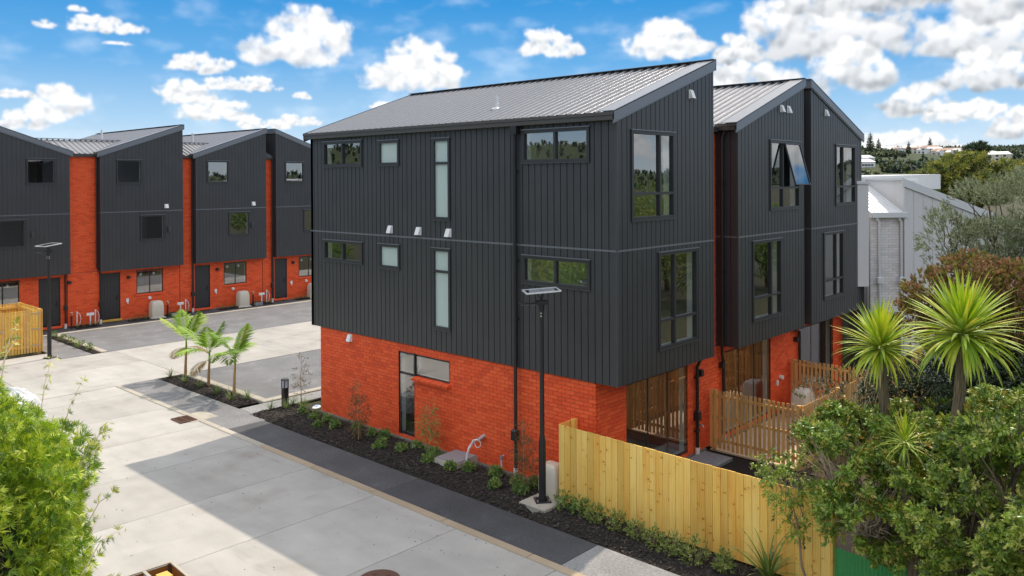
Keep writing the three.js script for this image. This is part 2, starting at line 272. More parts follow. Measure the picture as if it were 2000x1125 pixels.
// ================================================================ the ground
const earthSheet = new THREE.PlaneGeometry(5000, 5000); earthSheet.rotateX(-Math.PI / 2); earthSheet.translate(0, -.09, 0);
{ const u = earthSheet.attributes.uv; for (let i = 0; i < u.count; i++) u.setXY(i, u.getX(i) * 5000, u.getY(i) * 5000); }
structure('ground', earthSheet, M.earth);
const slabTop = (x0, x1, z0, z1, y = 0, t = .1) => shiftUV(bevelBox(x0, x1, y - t, y, z0, z1, .006), 0, 0);
{ // driveway: cast slabs with open joints
  const r = rng(11), base = structure('driveway', box(-10.6, -2.76, -.08, -.06, -18.1, 12), M.soil);
  let k = 0;
  for (let z = 10.65; z > -17; z -= 2.5) { const g = slabTop(-10.6, -2.762, Math.max(z - 2.5, -18.1) + .006, z - .006); shiftUV(g, r() * 8, r() * 8); mesh('slab', g, [M.concrete, M.concreteB, M.concrete][k++ % 3], base); }
  const st = structure('street', box(-14, 22, -.08, -.062, -25.4, -18.12), M.soil);
  for (let x = -14; x < 22; x += 4.5) for (const [za, zb] of [[-21.3, -18.13], [-23.9, -21.31]]) { const g = slabTop(x + .006, Math.min(x + 4.5, 22) - .006, za, zb - .006); shiftUV(g, r() * 8, r() * 8); mesh('slab', g, r() < .45 ? M.concreteB : M.concrete, st); }
  for (let x = -14; x < -2.6; x += 4) mesh('slab', shiftUV(slabTop(x + .006, Math.min(x + 4, -2.45) - .006, -25.4, -23.912), r() * 8, r() * 8), M.concrete, st);
}
{ // footpath beside the driveway
  const p = structure('footpath', box(-2.56, -1.5, -.08, -.012, -18.1, 9), M.soil);
  for (const [z0, z1, x1, m] of [[-18.1, -11.02, -1.36, M.aggregate], [-11.014, -4.4, -1.5, M.asphalt], [-4.394, .6, -1.5, M.asphaltDark], [.606, 9, -1.5, M.aggregateLight]]) mesh('path_panel', slabTop(-2.56, x1, z0, z1, .004, .05), m, p);
  const r = rng(3), kb = structure('kerb', box(-2.75, -2.57, -.09, -.05, -18.1, 9), M.soil);
  for (let z = -18.1; z < 9; z += 2.26) { const rusty = z > -9.5 && z < .6; mesh('kerb_length', shiftUV(bevelBox(-2.755, -2.565, -.08, .018, z + .004, Math.min(z + 2.26, 9) - .004, .02), r() * 5, r() * 5), rusty ? M.kerbRust : M.kerb, kb); }
  mesh('drain_apron', slabTop(-2.95, -2.15, -13.2, -12.35, .010, .05), M.kerb, kb);
  for (const [x0, x1, z0, z1] of [[-.56, -.30, -18.0, -12.9], [-.56, 9, -12.9, -12.62]]) mesh('kerb_length', bevelBox(x0, x1, -.05, .05, z0, z1 - .004, .02), M.kerb, kb);
}
{ // parking bays
  structure('parking_bay', slabTop(-.296, 16, -18.05, -12.906, .006, .05), M.bay);
  const far = structure('parking_bay', slabTop(-.74, 20, -29.25, -23.92, .006, .05), M.bay);
  mesh('kerb_length', bevelBox(-1.0, -.745, -.05, .05, -29.2, -23.93, .02), M.kerb, far);
  mesh('kerb_length', bevelBox(-5, 20, -.05, .045, -29.53, -29.26, .02), M.kerb, far);
  structure('side_path', slabTop(-2.42, -1.32, -29.2, -23.93, .006, .05), M.aggregate);
  structure('front_path', slabTop(-6, 20, -30.85, -29.54, .008, .05), M.asphalt);
  structure('rear_path', slabTop(-1.354, 9, -12.61, -11.9, .006, .05), M.aggregateLight);
}
{ // yards behind the block
  structure('yard_soil', slabTop(-.3, 4.55, -.55, 8, -.012, .05), M.mulch);
  const pat = structure('patio', box(4.66, 13.6, -.06, -.02, -.55, 3.4), M.soil);
  for (let x = 4.66; x < 13.5; x += 1.12) for (const [a, b] of [[-.55, .55], [.56, 1.66]]) mesh('paving_panel', slabTop(x + .006, x + 1.114, a, b - .006, .02, .05), M.deck, pat);
  const st = structure('patio_step', slabTop(2.6, 4.3, -.5, .25, .06, .1), M.aggregateLight);
}
// planting beds: humped bark mulch with loose chips on top
const chipGeo = boxC(0, 0, 0, .055, .010, .016);
function bed(x0, x1, z0, z1, seed, h = .05, chips = 500) {
  const nx = Math.max(3, Math.round((x1 - x0) / .12)), nz = Math.max(3, Math.round((z1 - z0) / .12)), g = new THREE.PlaneGeometry(x1 - x0, z1 - z0, nx, nz); g.rotateX(-Math.PI / 2); g.translate((x0 + x1) / 2, 0, (z0 + z1) / 2);
  const p = g.attributes.position, uv = g.attributes.uv, hy = (x, z) => { const e = Math.min(x - x0, x1 - x, z - z0, z1 - z); return -.02 + h * smooth(0, .25, e) + .03 * fbm(x * 2.3 + seed, z * 2.3, 3) + .035 * smooth(0, .06, e) * (1 + perlin(x * 9, z * 9)); };
  for (let i = 0; i < p.count; i++) { p.setY(i, hy(p.getX(i), p.getZ(i))); uv.setXY(i, p.getX(i), p.getZ(i)); }
  g.computeVertexNormals();
  const b = structure('garden_bed', g, M.mulch), r = rng(seed), im = new THREE.InstancedMesh(chipGeo, M.chip, chips), o = new THREE.Object3D(), c = new THREE.Color();
  for (let i = 0; i < chips; i++) { const x = lerp(x0 + .02, x1 - .02, r()), z = lerp(z0 + .02, z1 - .02, r()); o.position.set(x, hy(x, z) + .008, z); o.rotation.set((r() - .5) * .8, r() * 6.28, (r() - .5) * .8); o.scale.set(.5 + r(), .6 + r(), .6 + r()); o.updateMatrix(); im.setMatrixAt(i, o.matrix); const t = .02 + .07 * r() ** 2; im.setColorAt(i, c.setRGB(t * 1.1, t * .9, t * .75)); }
  im.name = 'bark_chips'; im.userData = { kind: 'stuff' }; im.castShadow = im.receiveShadow = true; b.add(im); return hy;
}
const bedMain = bed(-1.494, -.0, -11.85, -1.25, 21, .06, 5200), bedFence = bed(-1.494, -.40, -1.24, 8, 22, .05, 2600);
bed(-1.352, -.566, -17.95, -12.92, 23, .04, 1200); bed(-1.312, -1.006, -29.1, -24.0, 24, .03, 500);
for (const [a, b, s] of [[.25, 1.35, 25], [2.6, 5.75, 26], [7.2, 10.35, 27], [11.8, 14.4, 28]]) bed(a, b, -30.74, -30.05, s, .05, 300);

// ================================================================ buildings
const CB = 2.5, BAND = 5.25, EAVE = 7.97, PITCH = .35;
const frameOf = (u, w, o) => new THREE.Matrix4().makeBasis(V(...u), V(0, 1, 0), V(...w)).setPosition(...o);
const at = (F, g) => g.applyMatrix4(F);
function minusHoles(rect, holes) {             // [u0,u1,v0,v1] minus rectangles
  let out = [rect];
  for (const h of holes) { const nx = []; for (const [a, b, c, d] of out) { if (h.u1 <= a || h.u0 >= b || h.v1 <= c || h.v0 >= d) { nx.push([a, b, c, d]); continue; } if (h.u0 > a) nx.push([a, h.u0, c, d]); if (h.u1 < b) nx.push([h.u1, b, c, d]); const l = Math.max(a, h.u0), r = Math.min(b, h.u1); if (h.v0 > c) nx.push([l, r, c, h.v0]); if (h.v1 < d) nx.push([l, r, h.v1, d]); } out = nx; }
  return out;
}
// vertical boards over a backing wall; F maps (along, up, outwards) to the world
function cladWall(house, F, u0, u1, v0, top, holes, { each = false, pitch = .18, inset0 = .022, inset1 = .022, band = BAND, backing = true, gap = .010 } = {}) {
  if (backing) {
    const a = u0 + inset0, b = u1 - inset1;
    mesh('wall', at(F, polyWall([[a, v0], [b, v0], [b, top(b) - .03], [a, top(a) - .03]], holes, -.12, -.024)), M.clad, house);
    mesh('inner_lining', at(F, polyWall([[a + .13, v0 + .02], [b - .13, v0 + .02], [b - .13, top(b) - .12], [a + .13, top(a) - .12]], holes, -.26, -.122)), M.lining, house);
  }
  const n = Math.round((u1 - u0) / pitch), w = (u1 - u0) / n, all = [];
  for (const [lo, hi] of band ? [[v0 + .004, band - .02], [band + .02, null]] : [[v0 + .004, null]]) for (let i = 0; i < n; i++) {
    const a = u0 + i * w + gap, b = u0 + (i + 1) * w - gap, parts = [];
    const cuts = [a, b]; for (const h of holes) for (const q of [h.u0 - .03, h.u1 + .03]) if (q > a && q < b) cuts.push(q);
    cuts.sort((p, q) => p - q);
    for (let k = 0; k < cuts.length - 1; k++) {
      const c = cuts[k], d = cuts[k + 1], mid = (c + d) / 2; if (d - c < .004) continue;
      let spans = [[lo, hi ?? 99]];
      for (const h of holes) if (mid > h.u0 - .03 && mid < h.u1 + .03) spans = spans.flatMap(([p, q]) => (h.v1 + .03 <= p || h.v0 - .03 >= q) ? [[p, q]] : [[p, h.v0 - .03], [h.v1 + .03, q]].filter(([x, y]) => y - x > .01));
      for (const [p, q] of spans) { const ta = q === 99 ? top(c) : q, tb = q === 99 ? top(d) : q; if (Math.max(ta, tb) - p > .01) parts.push(slopeBox(c, d, p, ta, tb, -.023, 0)); }
    }
    if (!parts.length) continue;
    for (const q of parts) { const g = at(F, q); if (each) mesh('cladding_board', g, M.clad, house); else all.push(g); }
  }
  if (all.length) mesh('cladding', merge(all), M.clad, house);
  if (band) mesh('joint_flashing', at(F, merge([box(u0 - .004, u1 + .004, band - .018, band + .012, -.02, .010), box(u0 - .004, u1 + .004, band + .012, band + .02, -.02, .004)])), M.flash, house);
}
const EYE = camera.position;
function brickWall(house, F, u0, u1, v0, v1, holes, { each = 0, variants = M.brick, tones = [[.90, .110, .024], [.86, .102, .022], [.93, .132, .032], [.78, .088, .020], [.90, .120, .028]], mortar = M.mortar, merged = M.brickV, seed = 1, lining = true, in0 = 0, in1 = 0, lead = 0, trail = 0 } = {}) {
  mesh('wall', at(F, polyWall([[u0, v0], [u1 - trail, v0], [u1 - trail, v1], [u0, v1]], holes, -.10, -.010)), mortar, house);
  if (lining) mesh('inner_lining', at(F, polyWall([[u0 + .12 + in0, v0 + .02], [u1 - .12 - in1, v0 + .02], [u1 - .12 - in1, v1 - .02], [u0 + .12 + in0, v1 - .02]], holes, -.24, -.102)), M.lining, house);
  u0 -= lead; const L = .24, H = .0862, r = rng(seed), full = [], part = [];
  for (let row = 0, v = v0; v < v1 - .02; row++, v += H) for (let u = u0 - (row % 2 ? L / 2 : 0); u < u1; u += L) {
    const rect = [Math.max(u + .0055, u0), Math.min(u + L - .0055, u1), v + .0055, Math.min(v + H - .0055, v1)]; if (rect[1] - rect[0] < .02 || rect[3] - rect[2] < .015) continue;
    const t = Math.floor(r() * tones.length), proud = r() * .003;
    for (const q of minusHoles(rect, holes)) { if (q[1] - q[0] < .015 || q[3] - q[2] < .012) continue; (q[1] - q[0] > .2289 && q[3] - q[2] > .0751 ? full : part).push([...q, t, proud]); }
  }
  const p = V(), dist = (q) => p.set((q[0] + q[1]) / 2, (q[2] + q[3]) / 2, 0).applyMatrix4(F).distanceTo(EYE);
  if (each) full.sort((a, b) => dist(a) - dist(b));
  const single = full.slice(0, each), rest = [...full.slice(each), ...part];
  if (single.length) { const shared = boxC(0, 0, 0, .229, .0752, .05); for (const q of single) { const m = mesh('brick', shared, variants[q[4] % variants.length], house); m.applyMatrix4(new THREE.Matrix4().makeTranslation((q[0] + q[1]) / 2, (q[2] + q[3]) / 2, -.025 + q[5]).premultiply(F)); } }
  if (rest.length) { const m = mesh('brickwork', at(F, merge(rest.map((q) => paint(box(q[0], q[1], q[2], q[3], -.04, q[5]), tones[q[4]])))), merged, house); m.userData = { kind: 'stuff' }; }
}
// a window: dark aluminium frame with mullions, one mesh per pane
function windowIn(house, F, h, { cols = [], rows = [], frost = false, proud = .03, name = 'window', open = null, sticker = false, head = true } = {}) {
  const fw = .05, b = [], { u0, u1, v0, v1 } = h, back = -.07;
  const us = [u0, ...cols.map((c) => lerp(u0, u1, c)), u1], vs = [v0, ...rows.map((c) => lerp(v0, v1, c)), v1];
  b.push(box(u0 - .02, u0 + fw, v0 - .02, v1 + .02, back, proud), box(u1 - fw, u1 + .02, v0 - .02, v1 + .02, back, proud), box(u0 + fw, u1 - fw, v0 - .02, v0 + fw, back, proud - .002), box(u0 + fw, u1 - fw, v1 - fw, v1 + .02, back, proud - .002));
  for (const u of us.slice(1, -1)) b.push(box(u - .03, u + .03, v0 + fw, v1 - fw, back, proud - .006));
  for (const v of vs.slice(1, -1)) for (let i = 0; i < us.length - 1; i++) b.push(box(us[i] + (i ? .03 : fw), us[i + 1] - (i < us.length - 2 ? .03 : fw), v - .03, v + .03, back, proud - .008));
  const w = mesh(name, at(F, merge(b)), M.frame, house);
  if (head) { mesh('head_flashing', at(F, box(u0 - .045, u1 + .045, v1 + .021, v1 + .040, -.02, proud + .022)), M.flash, w); mesh('sill', at(F, box(u0 - .03, u1 + .03, v0 - .045, v0 - .021, -.02, proud + .012)), M.trim, w); }
  let k = 0;
  for (let j = 0; j < vs.length - 1; j++) for (let i = 0; i < us.length - 1; i++, k++) {
    const a = us[i] + (i ? .03 : fw), c = us[i + 1] - (i < us.length - 2 ? .03 : fw), d = vs[j] + (j ? .03 : fw), e = vs[j + 1] - (j < vs.length - 2 ? .03 : fw), mat = (frost === true || (frost && frost.includes(k))) ? M.frost : M.glass;
    const bars = (w0, w1) => [box(a, a + .03, d, e, w0, w1), box(c - .03, c, d, e, w0, w1), box(a + .03, c - .03, d, d + .03, w0, w1), box(a + .03, c - .03, e - .03, e, w0, w1)];
    if (open === k) {                            // top-hung sash pushed out
      const T = new THREE.Matrix4().makeTranslation(0, e, proud).multiply(new THREE.Matrix4().makeRotationX(-.26)).multiply(new THREE.Matrix4().makeTranslation(0, -e, 0));
      const s = mesh('open_sash', merge(bars(.0, .04)).applyMatrix4(T).applyMatrix4(F), M.frame, w); s.userData.label = 'top hung sash pushed open';
      mesh('pane', quads([[V(a, d, .02), V(c, d, .02), V(c, e, .02), V(a, e, .02)]]).applyMatrix4(T).applyMatrix4(F), mat, w);
      continue;
    }
    mesh('pane', at(F, quads([[V(a, d, -.025), V(c, d, -.025), V(c, e, -.025), V(a, e, -.025)]])), mat, w);
    if (sticker && j === 0) mesh('sticker', at(F, box(a + .12, a + .22, e - .22, e - .10, -.045, -.035)), M.white, w);
  }
  return w;
}
function ventHood(house, F, u, v, s = 1) {
  const w = .075 * s, g = hexa([V(u - w, v - .09, .10), V(u + w, v - .09, .10), V(u + w, v - .09, 0), V(u - w, v - .09, 0)], [V(u - w, v + .09, .035), V(u + w, v + .09, .035), V(u + w, v + .09, 0), V(u - w, v + .09, 0)]);
  const m = mesh('vent_hood', at(F, merge([g, box(u - w - .015, u + w + .015, v - .1, v + .105, -.01, .012)])), M.whitePlastic, house); mesh('grille', at(F, box(u - w + .02, u + w - .02, v - .093, v - .088, .015, .085)), M.black, m);
}
function ribRoof(house, xa, ya, xb, yb, z0, z1, mat = M.roof, step = .25) {   // trapezoid ribs running up the slope
  const prof = [], n = Math.round((z1 - z0) / step), s = (z1 - z0) / n;
  for (let i = 0; i < n; i++) { const z = z0 + i * s; prof.push([z, 0], [z + s * .36, 0], [z + s * .36 + .022, .045], [z + s * .36 + .062, .045], [z + s * .36 + .084, 0]); } prof.push([z1, 0]);
  const f = []; for (let i = 0; i < prof.length - 1; i++) { const [p, h] = prof[i], [q, k] = prof[i + 1]; f.push([V(xa, ya + h, p), V(xa, ya + k, q), V(xb, yb + k, q), V(xb, yb + h, p)]); }
  const flip = xb < xa; const under = quads([[V(xa, ya - .03, z0), V(xb, yb - .03, z0), V(xb, yb - .03, z1), V(xa, ya - .03, z1)]]);
  return mesh('roof', merge([quads(flip ? f.map((q) => q.slice().reverse()) : f), under]), mat, house);
}
function downpipe(house, pts, { box: by = null, foot = null, clips = [] } = {}) {
  const d = mesh('downpipe', pipe(pts, .042, 10), M.black, house);
  if (by) mesh('leaf_diverter', bevelBox(by[0] - .07, by[0] + .07, by[1] - .12, by[1] + .12, by[2] - .07, by[2] + .07, .03), M.black, d);
  if (foot) mesh('pipe_foot', pipe([[foot[0], 0, foot[2]], [foot[0], foot[1], foot[2]]], .055, 12), M.whitePlastic, d);
  for (const c of clips) mesh('clip', boxC(c[0], c[1], c[2], .12, .03, .12), M.black, d);
  return d;
}

// one terrace house: dark upper box over a brick ground floor, single-pitch roof rising to the right (dir 1) or left (dir -1)
function townhouse({ label, x0, W = 3.9, zf, L = 10.89, dir = 1, recess = .6, back = .38, front = [], lower = [], frontRange, side = [], sideLower = [], each = false, bricksEach = 0, gapLeft = null, gapRoof = null, seed = 1, partitions = [], partitionsLow = [], leftSide = true }) {
  const h = thing('townhouse', label, 'house', null), x1 = x0 + W, zb = zf - L;
  const low = dir > 0 ? x0 : x1, top = (x) => EAVE + PITCH * Math.abs(x - low), ridgeX = dir > 0 ? x1 : x0, ry = top(ridgeX);
  const FF = frameOf([1, 0, 0], [0, 0, 1], [0, 0, zf]), FL = frameOf([0, 0, 1], [-1, 0, 0], [x0, 0, 0]), FR = frameOf([0, 0, -1], [1, 0, 0], [x1, 0, 0]), FB = frameOf([-1, 0, 0], [0, 0, -1], [0, 0, zb]);
  const sideTop = (x) => () => top(x);
  cladWall(h, FF, x0, x1, CB, top, front, { each, gap: each ? .010 : .003 });
  cladWall(h, FL, zb, zf - .024, CB, sideTop(x0), side, { each: each && leftSide, inset0: .12, inset1: .10 });
  mesh('wall', at(FR, polyWall([[-zf + .12, CB], [-zb - .12, CB], [-zb - .12, top(x1)], [-zf + .12, top(x1)]], [], -.12, 0)), M.clad, h);
  mesh('wall', at(FB, polyWall([[-x1, CB], [-x0, CB], [-x0, top(x0) - .03], [-x1, top(x1) - .03]], [], -.12, 0)), M.clad, h);
  mesh('corner_trim', merge([box(x0 - .006, x0 + .05, CB, top(x0 + .05) - .02, zf - .05, zf + .006), box(x1 - .05, x1 + .006, CB, top(x1 - .05) - .02, zf - .05, zf + .006)]), M.trim, h);
  mesh('soffit', box(x0 + .03, x1 - .03, CB - .006, CB + .03, zb + .03, zf - .03), M.trim, h);
  for (const y of [2.56, 5.14]) mesh('floor_slab', box(x0 + .28, x1 - .14, y, y + .2, zb + .14, zf - .28), M.floorIn, h);
  for (const y of [2.36, 4.99, 7.80]) mesh('ceiling', box(x0 + .28, x1 - .14, y, y + .012, zb + .5, zf - .28 - (y < 3 ? recess : 0)), M.ceiling, h);
  for (const z of partitions) mesh('partition', box(x0 + .27, x1 - .13, 2.77, 7.79, z - .05, z + .05), M.lining, h);
  for (const z of partitionsLow) mesh('partition', box(x0 + .30, x1 - .13, .16, 2.35, z - .05, z + .05), M.lining, h);
  for (const [fn, hs] of [[FF, front], [FL, side]]) for (const q of hs) windowIn(h, fn, q, q.o);
  // ground floor
  const a = frontRange ? frontRange[0] : x0 + .05, b = frontRange ? frontRange[1] : x1 - .05, zg = zf - recess, y0 = .06;
  const FG = frameOf([1, 0, 0], [0, 0, 1], [0, 0, zg]), FS = frameOf([0, 0, 1], [-1, 0, 0], [x0 + .05, 0, 0]);
  brickWall(h, FG, a + (leftSide && !gapLeft ? .105 : 0), b, y0, CB - .01, lower, { each: bricksEach ? Math.min(bricksEach, 120) : 0, seed, lead: leftSide && !gapLeft ? .055 : 0 });
  brickWall(h, FS, zb + back, zg, y0, CB - .01, sideLower, { each: leftSide ? Math.max(0, bricksEach - 120) : 0, seed: seed + 7, lining: true, in0: .02, in1: .14, trail: .05 });
  mesh('wall', box(x1 - .15, x1 - .05, y0, CB - .01, zb + back + .11, zg - .11), M.mortar, h);
  mesh('wall', box(x0 + .05 + .11, x1 - .05, y0, CB - .01, zb + back, zb + back + .1), M.mortar, h);
  mesh('footing', merge([box(x0 + .065, b, -.12, y0 - .002, zg - .2, zg + .035), box(x0 + .01, x0 + .2, -.12, y0 - .002, zb + back, zg + .03)]), M.footing, h);
  mesh('ground_slab', box(x0 + .2, x1 - .2, -.1, .14, zb + back + .2, zg - .205), M.floorIn, h);
  for (const q of lower) if (q.o) windowIn(h, FG, q, { proud: -.05, head: false, ...q.o });
  for (const q of sideLower) if (q.o) windowIn(h, FS, q, { proud: -.05, head: false, ...q.o });
  if (gapLeft) {                                // brick strip in the slot beside the next house, with its low roof
    const [g0, g1] = gapLeft, F2 = frameOf([1, 0, 0], [0, 0, 1], [0, 0, zg - .02]);
    brickWall(h, F2, g0 + .01, g1 - .01, CB, 7.86, [], { seed: seed + 3, lining: false, each: bricksEach ? 60 : 0 });
    const [ra, rb] = gapRoof ?? [g0, g1], r = ribRoof(h, -zg - .14, 7.99, -zg + 1.85, 8.69, ra, rb); r.geometry.rotateY(Math.PI / 2); r.name = 'low_roof';   // rises towards the back and meets the neighbours in valleys
    mesh('ridge_cap', box(ra, rb, 8.735, 8.76, zg - 1.95, zg - 1.76), M.flash, h);
    mesh('low_gutter', box(g0, g1, 7.87, 8.0, zg - .02, zg + .12), M.gutter, h);
  }
  // roof: sheet, gutter on the low edge, flashings
  const s = dir, ex = low - s * .13, ey = top(low) + .115 - PITCH * .13, rx = ridgeX + s * .05, rY = ry + .115 + PITCH * .05;
  ribRoof(h, ex, ey, rx, rY, zb - .1, zf - .10);
  const off = (x) => ey + (x - ex) * s * PITCH;
  const strip = (xa, xb, dy0, dy1, z0, z1) => hexa([V(xa, off(xa) + dy0, z1), V(xb, off(xb) + dy0, z1), V(xb, off(xb) + dy0, z0), V(xa, off(xa) + dy0, z0)], [V(xa, off(xa) + dy1, z1), V(xb, off(xb) + dy1, z1), V(xb, off(xb) + dy1, z0), V(xa, off(xa) + dy1, z0)]);
  const xa = Math.min(ex - s * .02, rx), xb = Math.max(ex - s * .02, rx);
  mesh('barge_board', merge([strip(xa, xb, -.17, .03, zf + .012, zf + .045), strip(xa, xb, -.205, -.172, zf + .012, zf + .028)]), M.flash, h);
  mesh('barge_flashing', strip(xa, xb, .046, .062, zf - .36, zf + .05), M.flash, h);
  mesh('rear_barge', strip(xa, xb, -.2, .05, zb - .14, zb - .10), M.flash, h);
  mesh('ridge_flashing', merge([box(rx - .13, rx + .03, rY + .047, rY + .06, zb - .12, zf + .05), box(s > 0 ? rx + .012 : rx - .03, s > 0 ? rx + .03 : rx - .012, rY - .2, rY + .047, zb - .12, zf + .046)]), M.flash, h);
  const gx = low - s * .13, gA = Math.min(gx, low - s * .012), gB = Math.max(gx, low - s * .012), ogee = s > 0 ? -1 : 1;
  mesh('gutter', merge([box(gA, gB, 7.90, 7.916, zb - .13, zf + .03), box(s > 0 ? gA - .02 : gB, s > 0 ? gA : gB + .02, 7.905, 8.05, zb - .13, zf + .03), box(s > 0 ? gA - .045 : gB + .02, s > 0 ? gA - .02 : gB + .045, 8.0, 8.066, zb - .13, zf + .03), box(gA - .02, gB + .02, 7.9, 8.06, zf + .03, zf + .04), box(gA - .02, gB + .02, 7.9, 8.06, zb - .14, zb - .13)]), M.gutter, h);
  h.userData.top = undefined; delete h.userData.top;
  return { h, FF, FL, FG, FS, top, off };
}
const R = (u0, u1, v0, v1, o = {}) => ({ u0, u1, v0, v1, o });
const two = { cols: [.5] };
// ---- near block
const A1 = townhouse({
  label: 'nearest dark clad townhouse with the long board wall and orange brick base', x0: 0, W: 3.885, zf: 0, each: true, bricksEach: 300, seed: 3, recess: .6, back: .38, frontRange: [.05, 4.5],
  front: [R(.51, 2.13, 5.87, 7.70, { cols: [.655], rows: [.29] }), R(1.51, 3.10, 3.04, 5.10, { cols: [.40], rows: [.29] })],
  side: [R(-10.21, -8.43, 7.12, 7.78, two), R(-7.67, -6.86, 7.12, 7.73, { frost: true }), R(-5.53, -4.94, 5.75, 7.71, { rows: [.70], frost: true }), R(-2.54, -.70, 7.10, 7.78, two),
    R(-10.21, -8.43, 4.46, 5.00, two), R(-7.67, -6.86, 4.42, 5.01, { frost: true }), R(-5.55, -4.94, 3.06, 5.01, { rows: [.72], frost: true }), R(-2.54, -.70, 4.43, 5.01, two)],
  lower: [R(1.15, 3.69, .14, 2.26, { cols: [.34, .66], rows: [] })],
  sideLower: [R(-6.99, -6.36, .13, 2.28, { rows: [.74] }), R(-6.339, -5.03, 1.72, 2.28, {})],
  partitions: [-3.7, -6.3, -8.15], partitionsLow: [-3.9, -8.2],
});
const A2 = townhouse({
  label: 'middle townhouse of the near block with one top hung window pushed open', x0: 5.103, W: 3.87, zf: 0, each: true, bricksEach: 200, seed: 13, frontRange: [4.502, 9.2], gapLeft: [3.9, 5.14], gapRoof: [3.95, 8.7],
  front: [R(6.86, 8.65, 5.89, 7.69, { cols: [.42], rows: [.31], open: 3 }), R(5.86, 7.49, 3.08, 5.08, { cols: [.64], rows: [.28] })],
  lower: [R(5.50, 8.12, .14, 2.28, { cols: [.30, .62] })], partitions: [-4.2], partitionsLow: [-4.2], leftSide: true,
});
const A3 = townhouse({
  label: 'farthest townhouse of the near block with its roof falling to the right', x0: 9.485, W: 3.9, zf: 0, dir: -1, each: true, bricksEach: 160, seed: 23, frontRange: [9.202, 13.33], gapLeft: [8.99, 9.51],
  front: [R(11.26, 12.82, 5.90, 7.69, { cols: [.36], rows: [.30] }), R(10.35, 11.82, 3.14, 5.06, { cols: [.62], rows: [.27] })],
  lower: [R(10.05, 12.56, .14, 2.26, { cols: [.34, .66] })], partitions: [-4.2], partitionsLow: [-4.2],
});
{ // fittings of the near block
  const { h, FL, FF, FS } = A1;
  for (const u of [-7.22, -6.09, -4.98]) ventHood(h, FL, u, 5.42); ventHood(h, FS, -9.08, 2.34); ventHood(h, FF, 2.87, 8.62, .9);
  downpipe(h, [[-.10, 7.93, -2.70], [-.085, 7.72, -2.72], [-.075, 7.5, -2.74], [-.075, 1.1, -2.74], [-.05, .85, -2.76], [-.05, .25, -2.76]], { box: [-.085, 1.0, -2.75], foot: [-.05, .24, -2.76], clips: [[-.03, 6.9, -2.74], [-.03, 4.9, -2.74], [-.03, 3.6, -2.74]] });
  mesh('rain_head', bevelBox(-.15, -.02, 7.72, 7.92, -2.80, -2.62, .02), M.black, h);
  mesh('mullion', at(FS, box(-6.372, -6.330, 1.70, 2.30, -.07, .012)), M.frame, h);
  // sloping brick sill under the high window
  for (let k = 0; k < 16; k++) { const z = -6.30 + k * .0835, m = mesh('sill_brick', boxC(0, 0, 0, .20, .062, .074), M.brick[k % 5], h); m.position.set(.015, 1.675, z); m.rotation.z = .18; }
  mesh('vent_pipe', tube([V(1.0, 8.36, -4.3), V(1.0, 8.76, -4.3)], [.036, .036], 10), M.alu, h); mesh('pipe_flashing', bevelBox(.9, 1.1, 8.42, 8.48, -4.4, -4.2, .03), M.alu, h);
  downpipe(h, [[4.10, 2.46, -.30], [4.02, 2.34, -.44], [4.02, 2.15, -.53], [4.02, .2, -.53]], { box: [4.02, .98, -.53], foot: [4.02, .2, -.53], clips: [[4.02, 1.9, -.55], [4.02, .6, -.55]] });
  mesh('wall_light', bevelBox(4.12, 4.24, 1.90, 2.06, -.6, -.47, .02), M.black, h);
  mesh('power_socket', box(4.16, 4.24, .82, .98, -.6, -.57), M.whitePlastic, h); mesh('tap', pipe([[4.22, .7, -.6], [4.22, .7, -.5], [4.22, .65, -.48]], .02, 8), M.steel, h);
  const b = A2.h; for (const u of [7.56, 7.98]) ventHood(b, A2.FF, u, 8.57, .9); ventHood(A3.h, A3.FF, 10.55, 8.62, .9);
  downpipe(b, [[5.02, 7.9, -.32], [5.02, 7.7, -.40], [5.02, 2.6, -.40], [5.12, 2.3, -.46], [5.32, 2.05, -.53], [5.32, .2, -.53]], { foot: [5.32, .2, -.53], clips: [[5.05, 6.6, -.4], [5.05, 4.4, -.4]] });
  mesh('wall_light', bevelBox(5.18, 5.30, 1.92, 2.06, -.6, -.47, .02), M.black, b);
  downpipe(A3.h, [[9.4, 2.5, -.35], [9.42, 2.3, -.46], [9.86, 2.2, -.53], [9.9, .2, -.53]], { foot: [9.9, .2, -.53] });
  mesh('wall_light', bevelBox(9.60, 9.72, 1.92, 2.06, -.6, -.47, .02), M.black, A3.h);
  mesh('meter_box', box(8.46, 8.54, .85, 1.0, -.6, -.56), M.whitePlastic, b); mesh('exhaust_cowl', pipe([[8.7, 1.05, -.6], [8.7, 1.05, -.5]], .06, 10), M.whitePlastic, b);
}
